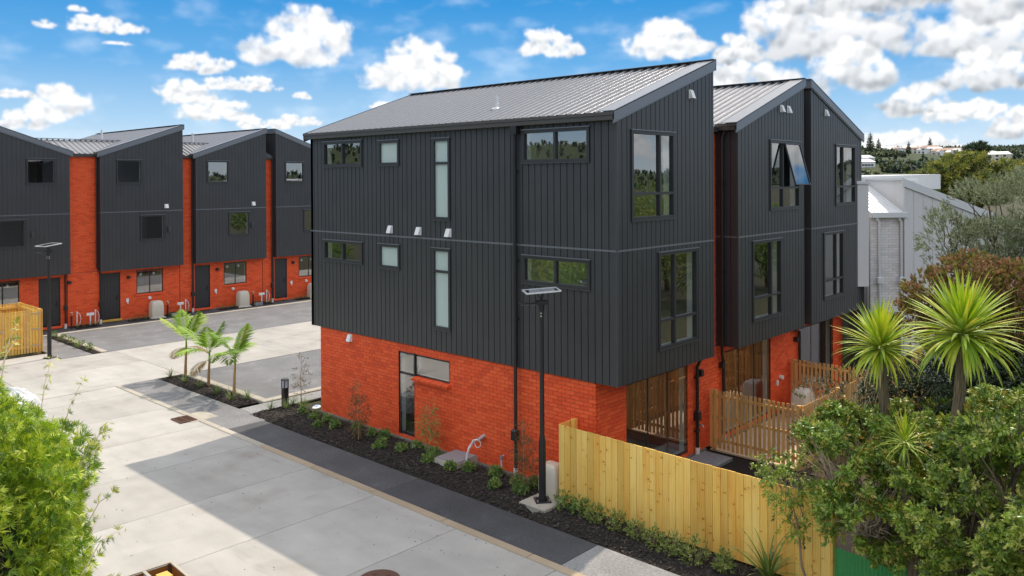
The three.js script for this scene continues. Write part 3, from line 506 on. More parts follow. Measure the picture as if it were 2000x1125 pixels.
// ---- far row across the yard
const LZ = -30.4, winB = (u0, v0, v1, w = 1.16) => R(u0, u0 + w, v0, v1, { cols: [] });
const rowHouse = (label, x0, dir, up, lowW, door, win, gap, seed, gapRoof) => {
  const t = townhouse({ label, x0, W: 3.95, zf: LZ, L: 10.9, dir, recess: .38, back: .6, seed, frontRange: [gap ? gap[0] : x0 + .05, x0 + 3.92], gapLeft: gap, gapRoof, front: [winB(up, 6.62, 7.72), winB(lowW, 3.86, 5.04)], lower: [{ u0: door, u1: door + .9, v0: .15, v1: 2.36 }, R(win, win + 1.3, 1.22, 2.38, { cols: [.5], sticker: true })], partitions: [LZ - 4], partitionsLow: [LZ - 4.4] });
  const { h, FG } = t, u = door;
  const d = mesh('door', at(FG, box(u + .05, u + .85, .2, 2.31, -.07, -.035)), M.frame, h);
  mesh('door_frame', at(FG, merge([box(u, u + .05, .15, 2.36, -.09, -.01), box(u + .85, u + .9, .15, 2.36, -.09, -.01), box(u + .05, u + .85, 2.31, 2.36, -.09, -.012)])), M.black, d);
  for (let k = 1; k < 6; k++) mesh('groove_rib', at(FG, box(u + .05 + k * .133, u + .062 + k * .133, .24, 2.27, -.036, -.030)), M.black, d);
  mesh('handle', at(FG, merge([box(u + .74, u + .78, 1.0, 1.3, -.035, -.015), box(u + .66, u + .78, 1.13, 1.16, -.015, .02)])), M.black, d);
  mesh('threshold', at(FG, bevelBox(u - .04, u + .94, .06, .15, -.02, .10, .012)), dir > 0 && x0 < 2 ? M.yellow : M.brick[0], h);
  mesh('window_sill', at(FG, box(win - .04, win + 1.34, 1.13, 1.2, -.02, .05)), M.brick[0], h);
  mesh('wall_light', at(FG, bevelBox(u + 1.2, u + 1.33, 2.02, 2.16, 0, .12, .02)), M.black, h);
  return t;
};
const B1 = rowHouse('leftmost far row townhouse cut by the picture edge', -3.84, -1, -1.64, -2.9, -1.09, -3.16, null, 41);
const B2 = rowHouse('far row townhouse behind the left lamp post with a yellow door sill', 1.44, 1, 2.19, 3.29, 1.56, 3.22, [.11, 1.48], 43, [-3.7, 5.2]);
const B3 = rowHouse('far row townhouse directly above the three young palms', 6.07, 1, 6.68, 7.85, 6.09, 7.75, [5.39, 6.10], 45, [5.45, 9.7]);
const B4 = rowHouse('far row townhouse partly hidden by the near block', 10.65, -1, 11.22, 12.38, 10.62, 12.27, [10.02, 10.68], 47);
{
  for (const [t, u, bu] of [[B2, 4.55, 4.67], [B3, 9.27, 9.17]]) { ventHood(t.h, t.FF, u, 5.47, 1.1); mesh('junction_box', at(t.FF, bevelBox(bu - .07, bu + .07, 4.2, 4.46, 0, .1, .02)), M.trim, t.h); mesh('vent_pipe', tube([V(u - 1.9, 8.75, LZ - 3), V(u - 1.9, 9.3, LZ - 3)], [.05, .05], 8), M.alu, t.h); }
  mesh('junction_box', at(B1.FF, bevelBox(-1.5, -1.36, 4.25, 4.5, 0, .1, .02)), M.trim, B1.h);
  for (const [t, x, bx] of [[B1, .0, .0], [B2, 1.36, 1.52], [B3, 5.98, 6.02], [B4, 10.55, 10.56]]) downpipe(t.h, [[x, x === 0 ? 2.5 : 7.85, LZ - .22], [x, 2.7, LZ - .24], [bx, 2.35, LZ - .31], [bx, .2, LZ - .31]], { box: [bx, .95, LZ - .31], foot: [bx, .22, LZ - .31] });
}

// ================================================================ fences
function paling(parent, name, x0, x1, y0, y1, z0, z1, mats, r) { const m = mesh(name, shiftUV(box(x0, x1, y0, y1, z0, z1), r() * 1.6, r() * 3.2), mats[Math.floor(r() * mats.length)], parent); return m; }
{ // solid pine fence along the planting strip, with a short return to the brick wall
  const f = thing('pine_fence', 'tall pale pine board fence running from the lamp post to the right', 'fence'), r = rng(61), mats = [M.pine, M.pineB, M.pineC, M.pineD, M.pine];
  let z = -1.25; while (z < 4.44) { const w = Math.min(.135 + .03 * r(), 4.46 - z); const o = r() * .006; paling(f, 'board', -.372 + o, -.352 + o, .02, 1.605 - .010 * r() - .012 * (z + 1.25), z + .0045, z + w - .0045, mats, r); z += w; }
  let x = -.35; while (x < .02) { const w = .145; paling(f, 'board', x + .002, Math.min(x + w, .03), .02, 1.60, -1.25, -1.23, mats, r); x += w; }
  for (const y of [.3, .85, 1.42]) mesh('rail', shiftUV(box(-.345, -.30, y, y + .07, -1.22, 4.44), .3, .5), M.pineC, f);
  mesh('rail', box(-.30, .04, 1.36, 1.45, -1.225, -1.18), M.pineC, f);
  for (const z2 of [-1.17, .7, 2.6, 4.38]) mesh('post', shiftUV(box(-.30, -.2, 0, 1.36, z2 - .05, z2 + .05), z2, .2), M.pineD, f);
  mesh('post', box(-.06, .04, 0, 1.66, -1.17, -1.07), M.pineD, f);
  mesh('end_board', box(-.40, -.20, .02, 1.52, 4.462, 4.482), M.pineB, f);
}
function pickets(label, along, a0, a1, c, { h = 1.5, step = .116, w = .068, mats = [M.brownWood, M.brownWoodB], seed = 1, face = -1, rails = [.25, .8, 1.32] }) {
  const f = thing('picket_fence', label, 'fence', 'brown picket fences between the patios'), r = rng(seed);
  const bx = (p, q, y0, y1, d0, d1) => along === 'z' ? box(c + d0, c + d1, y0, y1, p, q) : box(p, q, y0, y1, c + d0, c + d1);
  for (let a = a0; a < a1; a += step) { mesh('picket', shiftUV(bx(a, a + w, .07 + .02 * r(), h - .02 * r(), Math.min(0, face * .02), Math.max(0, face * .02)), r() * 1.6, r() * 3), mats[Math.floor(r() * mats.length)], f); }
  for (const y of rails) mesh('rail', shiftUV(bx(a0, a1, y, y + .065, Math.min(0, -face * .045) + (face < 0 ? .001 : 0), Math.max(0, -face * .045) - (face > 0 ? .001 : 0)), seed, y), M.brownWoodB, f);
  for (const a of along === 'z' ? [a0 + .03, a1 - .08] : [a0 + .03, (a0 + a1) / 2, a1 - .08]) mesh('post', bx(a, a + .09, 0, h - .04, face < 0 ? .046 : -.14, face < 0 ? .14 : -.046), M.brownWood, f);
  return f;
}
pickets('brown picket fence nearest the pine fence, running out from the brick wall', 'z', -.52, 1.74, 4.62, { seed: 71, h: 1.52 });
pickets('brown picket fence behind the twiggy shrub across the middle patio', 'x', 4.72, 9.22, 1.80, { seed: 72, h: 1.5, face: 1 });
pickets('brown picket fence farther back under the last sliding doors', 'z', -.52, 1.72, 9.28, { seed: 73, h: 1.5 });
pickets('brown picket fence enclosing the farthest patio behind the cabbage trees', 'x', 9.36, 13.4, 1.80, { seed: 74, h: 1.5, face: 1 });
{ // slatted bin enclosure by the left lamp
  const e = thing('bin_enclosure', 'slatted pale timber bin enclosure at the left edge', 'enclosure'), r = rng(81), x0 = -5.6, x1 = -2.52, z0 = -28.3, z1 = -25.75, H = 1.72;
  for (let x = x0; x < x1 - .05; x += .105) { paling(e, 'slat', x, x + .08, .06, H - .01 * r(), z1, z1 + .02, [M.palePine, M.pineD, M.brownWood], r); }
  for (let x = x0; x < x1 - .05; x += .105) { paling(e, 'slat', x, x + .08, .06, H - .01 * r(), z0 - .02, z0, [M.palePine, M.pineD], r); }
  for (let z = z0; z < z1; z += .105) { paling(e, 'slat', x1 - .02, x1, .06, H - .01 * r(), z, z + .08, [M.palePine, M.pineD], r); }
  for (const y of [.25, .9, 1.5]) { mesh('rail', box(x0, x1 - .03, y, y + .09, z1 - .05, z1 - .002), M.pineD, e); mesh('rail', box(x0, x1 - .03, y, y + .09, z0 + .002, z0 + .05), M.pineD, e); mesh('rail', box(x1 - .07, x1 - .022, y, y + .09, z0 + .06, z1 - .06), M.pineD, e); }
  for (const [x, z] of [[x1 - .13, z1 - .13], [x1 - .13, z0 + .02], [-4.1, z1 - .13]]) mesh('post', box(x, x + .1, 0, H + .02, z, z + .1), M.pineD, e);
  for (const y of [.32, .95, 1.55]) mesh('hinge', box(x1 - .42, x1 - .06, y, y + .035, z1 + .021, z1 + .03), M.steel, e);
  mesh('latch', box(-4.0, -3.86, .98, 1.02, z1 + .021, z1 + .05), M.steel, e);
}
{ // green corrugated iron where the pine fence ends
  const g = [], n = 46, z0 = 4.5, z1 = 7.3; for (let i = 0; i < n * 4; i++) { const a = z0 + (z1 - z0) * i / (n * 4), b = z0 + (z1 - z0) * (i + 1) / (n * 4), w = (k) => -.33 + .012 * Math.sin(k / (n * 4) * n * 6.283), ht = (q) => .78 + .05 * Math.sin(q * 2.2); g.push([V(w(i), -.05, a), V(w(i + 1), -.05, b), V(w(i + 1), ht(b), b), V(w(i), ht(a), a)]); }
  solo('corrugated_fence', quads(g), M.greenIron, 'low green corrugated iron fence under the shrubs at bottom right', 'fence');
}
{ // black slatted screen inside the bamboo
  const s = thing('slat_screen', 'black horizontal slat screen showing through the bamboo', 'screen', null, [-11.2, 0, 1.22], .75);
  for (const x of [0, -.09, -1.4]) mesh('post', box(x - .035, x + .035, 0, 3.62, -.04, .04), M.black, s);
  for (let y = .2; y < 3.5; y += .155) mesh('slat', box(-1.4, -.13, y, y + .07, -.02, .02), M.black, s);
}

// ================================================================ street furniture and services
function lamp(label, pos, turn, tilt) {
  const l = thing('solar_street_lamp', label, 'street lamp', 'solar street lamps', pos, turn);
  mesh('base_plate', merge([bevelBox(-.16, .16, .05, .07, -.16, .16, .004), tube([V(0, .07, 0), V(0, .13, 0)], [.10, .085], 14)]), M.black, l);
  for (const [x, z] of [[.12, .12], [-.12, .12], [.12, -.12], [-.12, -.12]]) mesh('bolt', tube([V(x, .07, z), V(x, .11, z)], [.016, .016], 6), M.steel, l);
  mesh('pole', tube([V(0, .1, 0), V(0, 1.25, 0), V(0, 1.42, 0), V(0, 4.1, 0)], [.074, .074, .048, .042], 16), M.black, l);
  mesh('collar', tube([V(0, 3.96, 0), V(0, 4.16, 0)], [.06, .06], 12), M.black, l);
  const hd = mesh('lamp_head', merge([bevelBox(-.10, .12, 4.08, 4.17, -.08, .08, .02), bevelBox(-.46, -.10, 4.085, 4.115, -.10, .10, .01)]), M.black, l);
  mesh('lens', box(-.44, -.14, 4.078, 4.084, -.08, .08), M.lens, hd);
  for (const [y, z] of [[3.90, .055], [3.84, .055], [3.90, -.055], [3.84, -.055]]) mesh('sensor', tube([V(-.02, y, z * .8), V(-.02, y, z * 1.25)], [.014, .014], 8), M.cream, l);
  mesh('bracket', merge([pipe([[.0, 4.15, .05], [.03, 4.32, .05]], .014, 6), pipe([[.0, 4.15, -.05], [.03, 4.32, -.05]], .014, 6), pipe([[-.1, 4.3, 0], [0, 4.17, 0]], .012, 6)]), M.black, l);
  const T = new THREE.Matrix4().makeTranslation(0, 4.34, 0).multiply(new THREE.Matrix4().makeRotationZ(tilt)), p = mesh('solar_panel', merge([box(-.36, .36, 0, .03, .255, .28), box(-.36, .36, 0, .03, -.28, -.255), box(-.36, -.335, 0, .03, -.255, .255), box(.335, .36, 0, .03, -.255, .255), box(-.335, .335, 0, .012, -.255, .255)]).applyMatrix4(T), M.alu, l);
  for (let i = 0; i < 4; i++) for (let j = 0; j < 2; j++) mesh('solar_cell', box(-.332 + i * .167, -.172 + i * .167, .012, .022, -.25 + j * .252, -.002 + j * .252).applyMatrix4(T), M.solar, p);
  return l;
}
lamp('black solar street lamp standing in front of the near brick wall', [-.85, .08, -1.29], -Math.PI / 2 + .9, .06);
lamp('black solar street lamp by the slatted bin enclosure', [-2.7, -.04, -24.4], .35, .10);
solo('lamp_footing', bevelBox(-1.19, -.50, -.1, .13, -1.63, -.94, .02), M.kerb, 'square concrete pad under the near street lamp', 'concrete pad');
{
  const b = thing('bollard_light', 'short black bollard light at the corner of the planting bed', 'bollard', null, [-.44, .0, -11.63]);
  mesh('post', bevelBox(-.075, .075, 0, .62, -.075, .075, .006), M.black, b); mesh('lens', box(-.06, .06, .622, .84, -.06, .06), M.lens, b);
  for (const [x, z] of [[-.066, -.066], [.066, -.066], [-.066, .066], [.066, .066]]) mesh('corner_bar', box(x - .012, x + .012, .62, .842, z - .012, z + .012), M.black, b);
  mesh('cap', bevelBox(-.085, .085, .842, .875, -.085, .085, .01), M.black, b); mesh('pad', bevelBox(-.2, .2, -.06, .03, -.2, .2, .01), M.kerb, b);
}
{ // drain grate
  const d = thing('drain_grate', 'rusty iron drain grate beside the kerb near the palms', 'drain', null, [-2.97, .012, -12.75]);
  mesh('frame', merge([box(-.24, .24, 0, .02, .27, .31), box(-.24, .24, 0, .02, -.31, -.27), box(-.24, -.2, 0, .02, -.27, .27), box(.2, .24, 0, .02, -.27, .27)]), M.rust, d);
  for (let k = 0; k < 9; k++) mesh('bar', box(-.2, .2, 0, .016, -.255 + k * .06, -.23 + k * .06), M.rust, d); mesh('cross_bar', box(-.012, .012, .001, .018, -.26, .26), M.rust, d); mesh('pit', box(-.2, .2, -.004, -.001, -.26, .26), M.black, d);
}
{ const c = thing('manhole_cover', 'round brown iron manhole cover at the bottom edge of the driveway', 'manhole', null, [-5.02, .002, -1.32]); mesh('rim', tube([V(0, -.02, 0), V(0, .012, 0)], [.36, .355], 36), M.rust, c); mesh('lid', tube([V(0, .0, 0), V(0, .016, 0)], [.31, .31], 36), M.rust, c); for (let k = 0; k < 6; k++) mesh('lug', boxC(.2 * Math.cos(k), .02, .2 * Math.sin(k), .05, .012, .05), M.rust, c); }
{ // timber crate of offcuts at the bottom edge
  const c = thing('timber_crate', 'open timber crate at the bottom edge of the driveway', 'crate', null, [-7.66, 0, -3.28], -.06);
  mesh('side_board', box(-1.06, 0, 0, .58, 0, .025), M.dullTimber, c); mesh('side_board', box(-.025, 0, 0, .6, .026, 1.2), M.dullTimber, c); mesh('side_board', box(-1.06, -1.035, 0, .57, .026, 1.2), M.dullTimber, c); mesh('divider', box(-.46, -.43, .1, .56, .03, 1.2), M.grey, c); mesh('floor_board', box(-1.03, -.03, .06, .10, .03, 1.2), M.dullTimber, c);
  mesh('corner_post', box(-.07, -.026, .1, .62, .027, .07), M.rust, c); for (const [a, b, z0, z1] of [[-1.07, .01, -.008, .035], [-.035, .012, .036, 1.2], [-.47, -.42, .03, 1.2]]) mesh('rim', box(a, b, .601, .622, z0, z1), M.kerb, c);
  solo('timber_block', box(-7.98, -7.80, .1, .56, -3.14, -2.92), M.orangeTimber, 'orange yellow timber block standing in the crate', 'timber');
  const t = thing('tool_bag', 'dark grey bag with a black strap beside the timber crate', 'bag', null, [-8.78, .42, -3.05]); const g = new THREE.SphereGeometry(.28, 18, 12); g.scale(1.1, .7, .8); mesh('body', plain(g), M.grey, t); mesh('strap', tube([V(-.12, .15, .1), V(-.06, .3, .1), V(.08, .32, .08), V(.14, .14, .08)], [.025, .025, .025, .025], 8), M.black, t);
  solo('plank_stack', merge([box(-9.2, -8.55, 0, .13, -3.45, -2.6), box(-9.1, -8.6, .13, .2, -3.3, -2.5)]), M.dullTimber, 'low stack of planks under the grey bag', 'planks');
}
{ // white tarpaulin heap behind the bamboo
  const g = new THREE.SphereGeometry(1, 160, 90); const p = g.attributes.position, v = V();
  for (let i = 0; i < p.count; i++) { v.fromBufferAttribute(p, i); const a = Math.atan2(v.z, v.x), w = .10 * fbm(a * 3 + 2, v.y * 4, 4) - .13 * Math.abs(perlin(a * 4, v.y * 3)) - .10 * Math.abs(perlin(v.x * 7, v.z * 7 + v.y * 3)); v.multiplyScalar(1 + w); v.y = Math.max(v.y, -.02); p.setXYZ(i, v.x * 1.0, v.y * 1.2 + (v.y > .7 ? -.06 : 0), v.z * .95); }
  g.computeVertexNormals(); solo('tarpaulin_heap', plain(g), std([.58, .60, .61], .4), 'crumpled white tarpaulin heap half hidden behind the bamboo', 'tarpaulin', null, [-6.62, 0, -15.5]);
}
// services against the near brick wall
{
  const c = thing('cable_conduit', 'steel conduit stub in the brick wall with white cables hanging out', 'conduit', null, [.05, .66, -3.86]);
  mesh('conduit', pipe([[.05, .06, 0], [-.16, -.02, -.04]], .055, 14), M.steel, c);
  const r = rng(4); for (let k = 0; k < 6; k++) { const j = () => (r() - .5) * .05; mesh('cable', tube([V(-.14, -.01, -.04), V(-.24 + j(), -.02 + j(), -.10 + j()), V(-.34 + j(), -.20 + j(), -.16 + j()), V(-.38 + j(), -.36 + j(), -.2 + j()), V(-.40 + j(), -.42 - .2 * r(), -.2 + j())], [.012, .012, .012, .012, .010], 6), M.white, c); }
  const lp = []; for (let k = 0; k <= 12; k++) { const a = k / 12 * 6.28; lp.push(V(-.22 + .02 * Math.cos(a), -.08 + .09 * Math.sin(a), .0 + .08 * Math.cos(a))); } mesh('cable', tube(lp, lp.map(() => .009), 6), M.white, c);
  const u = thing('utility_pit', 'grey lidded utility pit set in the bed under the cables', 'utility pit', null, [-.32, .06, -4.42], .05);
  mesh('collar', hexa([V(-.44, -.1, .40), V(.40, -.1, .40), V(.40, -.1, -.40), V(-.44, -.1, -.40)], [V(-.36, .12, .36), V(.36, .12, .36), V(.36, .12, -.36), V(-.36, .12, -.36)]), M.kerb, u); mesh('lid', bevelBox(-.34, .34, .121, .145, -.34, .34, .006), M.grey, u);
  const t = thing('tap_pipe', 'thin grey water pipe rising at the foot of the brick wall', 'pipe', null, [-.06, 0, -3.2]); mesh('pipe', pipe([[0, 0, 0], [0, .34, 0], [.03, .40, 0], [.08, .40, 0]], .022, 8), M.alu, t); mesh('elbow', pipe([[0, .33, 0], [0, .42, 0]], .032, 8), M.grey, t);
  solo('stone', plain(new THREE.DodecahedronGeometry(.08, 1).scale(1.3, .7, 1)), M.white, 'small white stone lying in the bed by the wall', 'stone', null, [-.28, .09, -5.95]);
  const pk = thing('plastic_wrapper', 'crumpled blue and white wrapper at the corner of the brick wall', 'wrapper', null, [.12, .07, -10.85], .6); mesh('wrap', plain(new THREE.IcosahedronGeometry(.13, 2).scale(1.4, .35, .9)), M.white, pk); mesh('print', boxC(0, .045, 0, .16, .012, .1), M.blue, pk);
}
function housing(label, x, z, turn = 0) { // cream moulded tank cover
  const g = new THREE.SphereGeometry(1, 40, 28), p = g.attributes.position; for (let i = 0; i < p.count; i++) { const s = (t, e) => Math.sign(t) * Math.abs(t) ** e; p.setXYZ(i, s(p.getX(i), .36) * .31, Math.max(0, s(p.getY(i), .42)) * .84, s(p.getZ(i), .36) * .25); } g.computeVertexNormals();
  const t = thing('tank_cover', label, 'tank cover', 'cream tank covers beside the walls', [x, .02, z], turn); mesh('shell', plain(g), M.cream, t); mesh('flange', bevelBox(-.36, .36, -.03, .04, -.29, .29, .02), M.cream, t); return t;
}
housing('cream rounded tank cover half hidden behind the pine fence by the lamp', -.24, -1.56, Math.PI / 2).scale.setScalar(.8);
housing('cream rounded tank cover beside the picket fence on the middle patio', 8.6, .1);
[['leftmost cream tank cover along the far row', 4.02], ['middle cream tank cover along the far row', 8.62], ['cream tank cover at the right end of the far row', 12.98]].forEach(([l, x]) => housing(l, x, -30.42));
const mark = (l, x) => { const t = thing('meter_marker', l, 'marker post', 'white marker posts along the far row', [x, 0, -30.4]); mesh('stem', box(-.025, .025, 0, .52, -.025, .025), M.whitePlastic, t); mesh('cap', bevelBox(-.16, .16, .52, .64, -.03, .03, .01), M.whitePlastic, t); };
mark('white T shaped marker post below the left brick strip', .95); mark('white T shaped marker post below the second brick strip', 5.22); mark('white T shaped marker post left of the far right door', 9.72);
const conduit2 = (l, x) => { const t = thing('conduit_loop', l, 'conduit', 'white conduits along the far row', [x, 0, -30.55]); mesh('pipe', pipe([[0, 0, 0], [0, .75, .02]], .025, 8), M.whitePlastic, t); mesh('cable', tube([V(.02, .72, 0), V(.12, .62, .02), V(.17, .4, .03), V(.12, .16, .03), V(.05, .1, .02)], [.014, .014, .014, .014, .014], 6), M.white, t); };
conduit2('looped white conduit by the left lamp post wall base', .42); conduit2('looped white conduit left of the yellow silled door', 1.22); conduit2('looped white conduit left of the middle far door', 5.55); conduit2('looped white conduit left of the right far door', 10.1);
const tapPost = (l, x) => { const t = thing('garden_tap', l, 'garden tap', 'brass taps along the far row', [x, 0, -30.35]); mesh('post', box(-.03, .03, 0, .6, -.03, .03), M.black, t); mesh('tap', pipe([[0, .58, 0], [0, .7, 0], [0, .72, .08], [0, .66, .1]], .03, 8), M.brass, t); mesh('handle', boxC(0, .76, .02, .09, .02, .03), M.whitePlastic, t); };
tapPost('brass garden tap on a black post right of the left tank cover', 4.55); tapPost('brass garden tap on a black post right of the middle tank cover', 9.18); tapPost('brass garden tap near the left lamp post at the wall', .12);
const gtrap = (l, x) => { const t = thing('gully_box', l, 'gully box', 'dark gully boxes along the far row', [x, .02, -30.3]); mesh('box', bevelBox(-.22, .22, -.02, .16, -.16, .16, .02), M.grey, t); mesh('lid', box(-.2, .2, .161, .172, -.14, .14), M.black, t); };
gtrap('dark gully box right of the left tank cover', 4.9); gtrap('dark gully box right of the middle tank cover', 9.42);
const socket = (l, x, y) => { const t = thing('wall_socket', l, 'wall socket', 'white wall sockets on the far row', [x, y, -30.775]); mesh('plate', box(-.06, .06, -.08, .08, 0, .04), M.whitePlastic, t); mesh('plug', box(-.025, .025, -.16, -.06, .03, .07), M.whitePlastic, t); };
socket('white wall socket right of the yellow silled door', 2.78, .98); socket('white wall socket right of the middle far door', 7.28, .98); socket('white wall socket right of the right far door', 11.78, .98);
for (const [x, l] of [[3.85, 'under the left far window'], [8.25, 'under the middle far window'], [12.75, 'under the right far window']]) { const t = thing('vent_cap', `small white vent cap on the brick ${l}`, 'vent cap', 'white vent caps on the far row', [x, .98, -30.775]); mesh('cap', pipe([[0, 0, 0], [0, 0, .08]], .06, 12), M.whitePlastic, t); mesh('rim', pipe([[0, 0, 0], [0, 0, .015]], .08, 12), M.whitePlastic, t); }
{ // grit along the kerb and dry leaves blown from the bamboo
  const r = rng(881), n = 300, im = new THREE.InstancedMesh(plain(new THREE.DodecahedronGeometry(.5, 0)), M.chip, n), o = new THREE.Object3D(), c = new THREE.Color();
  for (let i = 0; i < n; i++) { const leaf = i < 120, x = leaf ? -10.3 + 3.2 * r() ** 1.6 : -2.8 - 4.5 * r() ** 2.2, z = leaf ? -6 + 9 * r() : -11 + 13 * r(); o.position.set(x, .006, z); o.rotation.set(0, r() * 6.28, 0); const s = .010 + .016 * r(); o.scale.set(leaf ? s * 3.2 : s, leaf ? .006 : s * .7, s); o.updateMatrix(); im.setMatrixAt(i, o.matrix); const t = .18 + .2 * r(); im.setColorAt(i, leaf ? c.setRGB(t * 1.6, t * 1.2, t * .6) : c.setRGB(t, t * .95, t * .88)); }
  im.name = 'driveway_litter'; im.userData = { kind: 'stuff', label: 'grit and dry leaves scattered on the driveway', category: 'litter' }; im.castShadow = im.receiveShadow = true; scene.add(im);
}

// ================================================================ plants
function leafGeo(len, wid, { base = 0, fold = .18, droop = .1, segs = 1 } = {}) {   // a folded blade along +y
  const f = [], L = [], C = [], Rr = [];
  for (let i = 0; i <= segs + 1; i++) { const t = i / (segs + 1), w = wid / 2 * (i === 0 ? .12 : i === segs + 1 ? .02 : Math.sin(Math.PI * Math.min(.98, t * .9 + .08)) ** .7), y = base + len * t, z = -droop * len * t * t; C.push(V(0, y, z)); L.push(V(-w, y, z + fold * w)); Rr.push(V(w, y, z + fold * w)); }
  for (let i = 0; i <= segs; i++) { f.push([C[i], Rr[i], Rr[i + 1], C[i + 1]], [L[i], C[i], C[i + 1], L[i + 1]]); }
  return quads(f);
}
function cluster(n, len, wid, seed, { spread = .9, stem = 0, fan = false, o = {} } = {}) {
  const r = rng(seed), g = [], m = new THREE.Matrix4(), e = new THREE.Euler();
  for (let i = 0; i < n; i++) { const s = .7 + .5 * r(), a = leafGeo(len * s, wid * s, { droop: .1 + .25 * r(), ...o }); const yaw = fan ? (r() - .5) * .8 : i / n * 6.283 + r(), tilt = fan ? ((i + .5) / n - .5) * 2.4 : spread * (.4 + .9 * r()); e.set(fan ? (r() - .5) * .5 : tilt, yaw, fan ? tilt : 0, 'YXZ'); m.makeRotationFromEuler(e); m.setPosition(0, stem * r(), 0); g.push(a.applyMatrix4(m)); }
  return merge(g);
}
const G = {
  bamboo: [1, 2, 3].map((s) => cluster(7, .125, .017, s, { fan: true, o: { fold: .1 } })),
  broad: [4, 5, 24].map((s) => cluster(9, .056, .029, s, { stem: .12, spread: 1.15, o: { segs: 1, fold: .4 } })),
  small: [6, 7].map((s) => cluster(8, .05, .022, s, { stem: .07, spread: 1.0 })),
  olive: [8, 9].map((s) => cluster(9, .075, .013, s, { stem: .12, spread: .8 })),
  red: [10, 11].map((s) => cluster(8, .07, .030, s, { stem: .05, spread: .7 })),
  fern: [12, 13].map((s) => cluster(10, .07, .010, s, { stem: .14, spread: 1.1 })),
  clump: [14, 15].map((s) => cluster(34, .62, .5, s, { stem: .5, spread: 2.3, o: { segs: 1 } })),
  needle: [16].map((s) => cluster(12, .5, .10, s, { stem: .3, spread: 1.1 })),
};
const up3 = V(0, 1, 0);
// leaves through the volume of a set of lobes, thinner where the noise is low so that gaps stay open
function foliage(parent, name, lobes, n, geos, mat, palette, seed, { scale = [.8, 1.25], lift = .35, hole = .0, freq = 1.6, shell = .55, jitter = .18 } = {}) {
  const r = rng(seed), vol = lobes.map((l) => l[3] * l[4] * l[5]), tot = vol.reduce((a, b) => a + b, 0), o = new THREE.Object3D(), d = V(), q = new THREE.Quaternion(), q2 = new THREE.Quaternion(), c = new THREE.Color();
  const per = Math.ceil(n / geos.length);
  geos.forEach((geo, gi) => {
    const im = new THREE.InstancedMesh(geo, mat, per); let k = 0, guard = 0;
    while (k < per && guard++ < per * 30) {
      let pick = r() * tot, li = 0; while (li < lobes.length - 1 && pick > vol[li]) pick -= vol[li++];
      const l = lobes[li]; d.set(r() * 2 - 1, r() * 2 - 1, r() * 2 - 1); const len = d.length(); if (len > 1 || len < .05) continue;
      const rr = lerp(len, 1 - .25 * r(), shell * r()); d.divideScalar(len);
      const x = l[0] + d.x * rr * l[3], y = l[1] + d.y * rr * l[4], z = l[2] + d.z * rr * l[5];
      if (y < .03) continue;
      if (hole && perlin(x * freq + seed, y * freq) + perlin(z * freq, y * freq + 9 + seed) < hole * 1.2 - .55 * (1 - hole)) continue;
      o.position.set(x, y, z);
      d.x += (r() - .5) * 1.6; d.y += (r() - .5) * 1.6 + lift; d.z += (r() - .5) * 1.6; d.normalize();
      q.setFromUnitVectors(up3, d); q2.setFromAxisAngle(up3, r() * 6.283); o.quaternion.copy(q).multiply(q2);
      o.scale.setScalar(lerp(scale[0], scale[1], r())); o.updateMatrix(); im.setMatrixAt(k, o.matrix);
      const p = palette[Math.floor(r() * palette.length)], j = 1 + (r() - .5) * 2 * jitter; im.setColorAt(k, c.setRGB(p[0] * j, p[1] * j, p[2] * j)); k++;
    }
    im.count = k; im.name = geos.length > 1 && gi ? `${name}_${String(gi).padStart(3, '0')}` : name; im.userData = { kind: 'stuff' }; im.castShadow = im.receiveShadow = true; parent.add(im);
  });
}
function wander(a, b, n, amp, r) { const p = []; for (let i = 0; i <= n; i++) { const t = i / n, k = Math.sin(Math.PI * t) * amp; p.push(V(lerp(a.x, b.x, t) + (r() - .5) * k, lerp(a.y, b.y, t) + (r() - .5) * k * .6, lerp(a.z, b.z, t) + (r() - .5) * k)); } return p; }
function limbs(parent, base, lobes, r, { r0 = .08, mat = M.bark, twigs = 3, fork = .35 } = {}) {
  const top = V(); lobes.forEach((l) => top.add(V(l[0], l[1], l[2]))); top.divideScalar(lobes.length);
  const f = V(lerp(base.x, top.x, .5), lerp(base.y, top.y, fork), lerp(base.z, top.z, .5));
  const tr = wander(base, f, 5, .15, r); mesh('trunk', tube(tr, tr.map((_, i) => r0 * (1.15 - .35 * i / 5)), 10), mat, parent);
  for (const l of lobes) {
    const e = V(l[0], l[1], l[2]), p = wander(f, e, 5, .3, r), g = [tube(p, p.map((_, i) => r0 * (.62 - .42 * i / 5)), 7)];
    for (let k = 0; k < twigs; k++) { const s = p[2 + Math.floor(r() * 3)], t = V(e.x + (r() - .5) * 1.7 * l[3], e.y + (r() - .2) * 1.3 * l[4], e.z + (r() - .5) * 1.7 * l[5]), q = wander(s, t, 4, .2, r); g.push(tube(q, q.map((_, i) => r0 * (.24 - .19 * i / 4)), 5)); }
    mesh('limb', merge(g), mat, parent);
  }
}
function tree(name, label, category, base, lobes, n, geos, mat, palette, seed, o = {}) {
  const t = thing(name, label, category, o.group ?? null, [base[0], 0, base[2]]), r = rng(seed), rel = lobes.map((l) => [l[0] - base[0], l[1], l[2] - base[2], l[3], l[4], l[5]]);
  limbs(t, V(0, base[1], 0), rel, r, o); foliage(t, 'crown', rel, n, geos, mat, palette, seed + 1, o); return t;
}
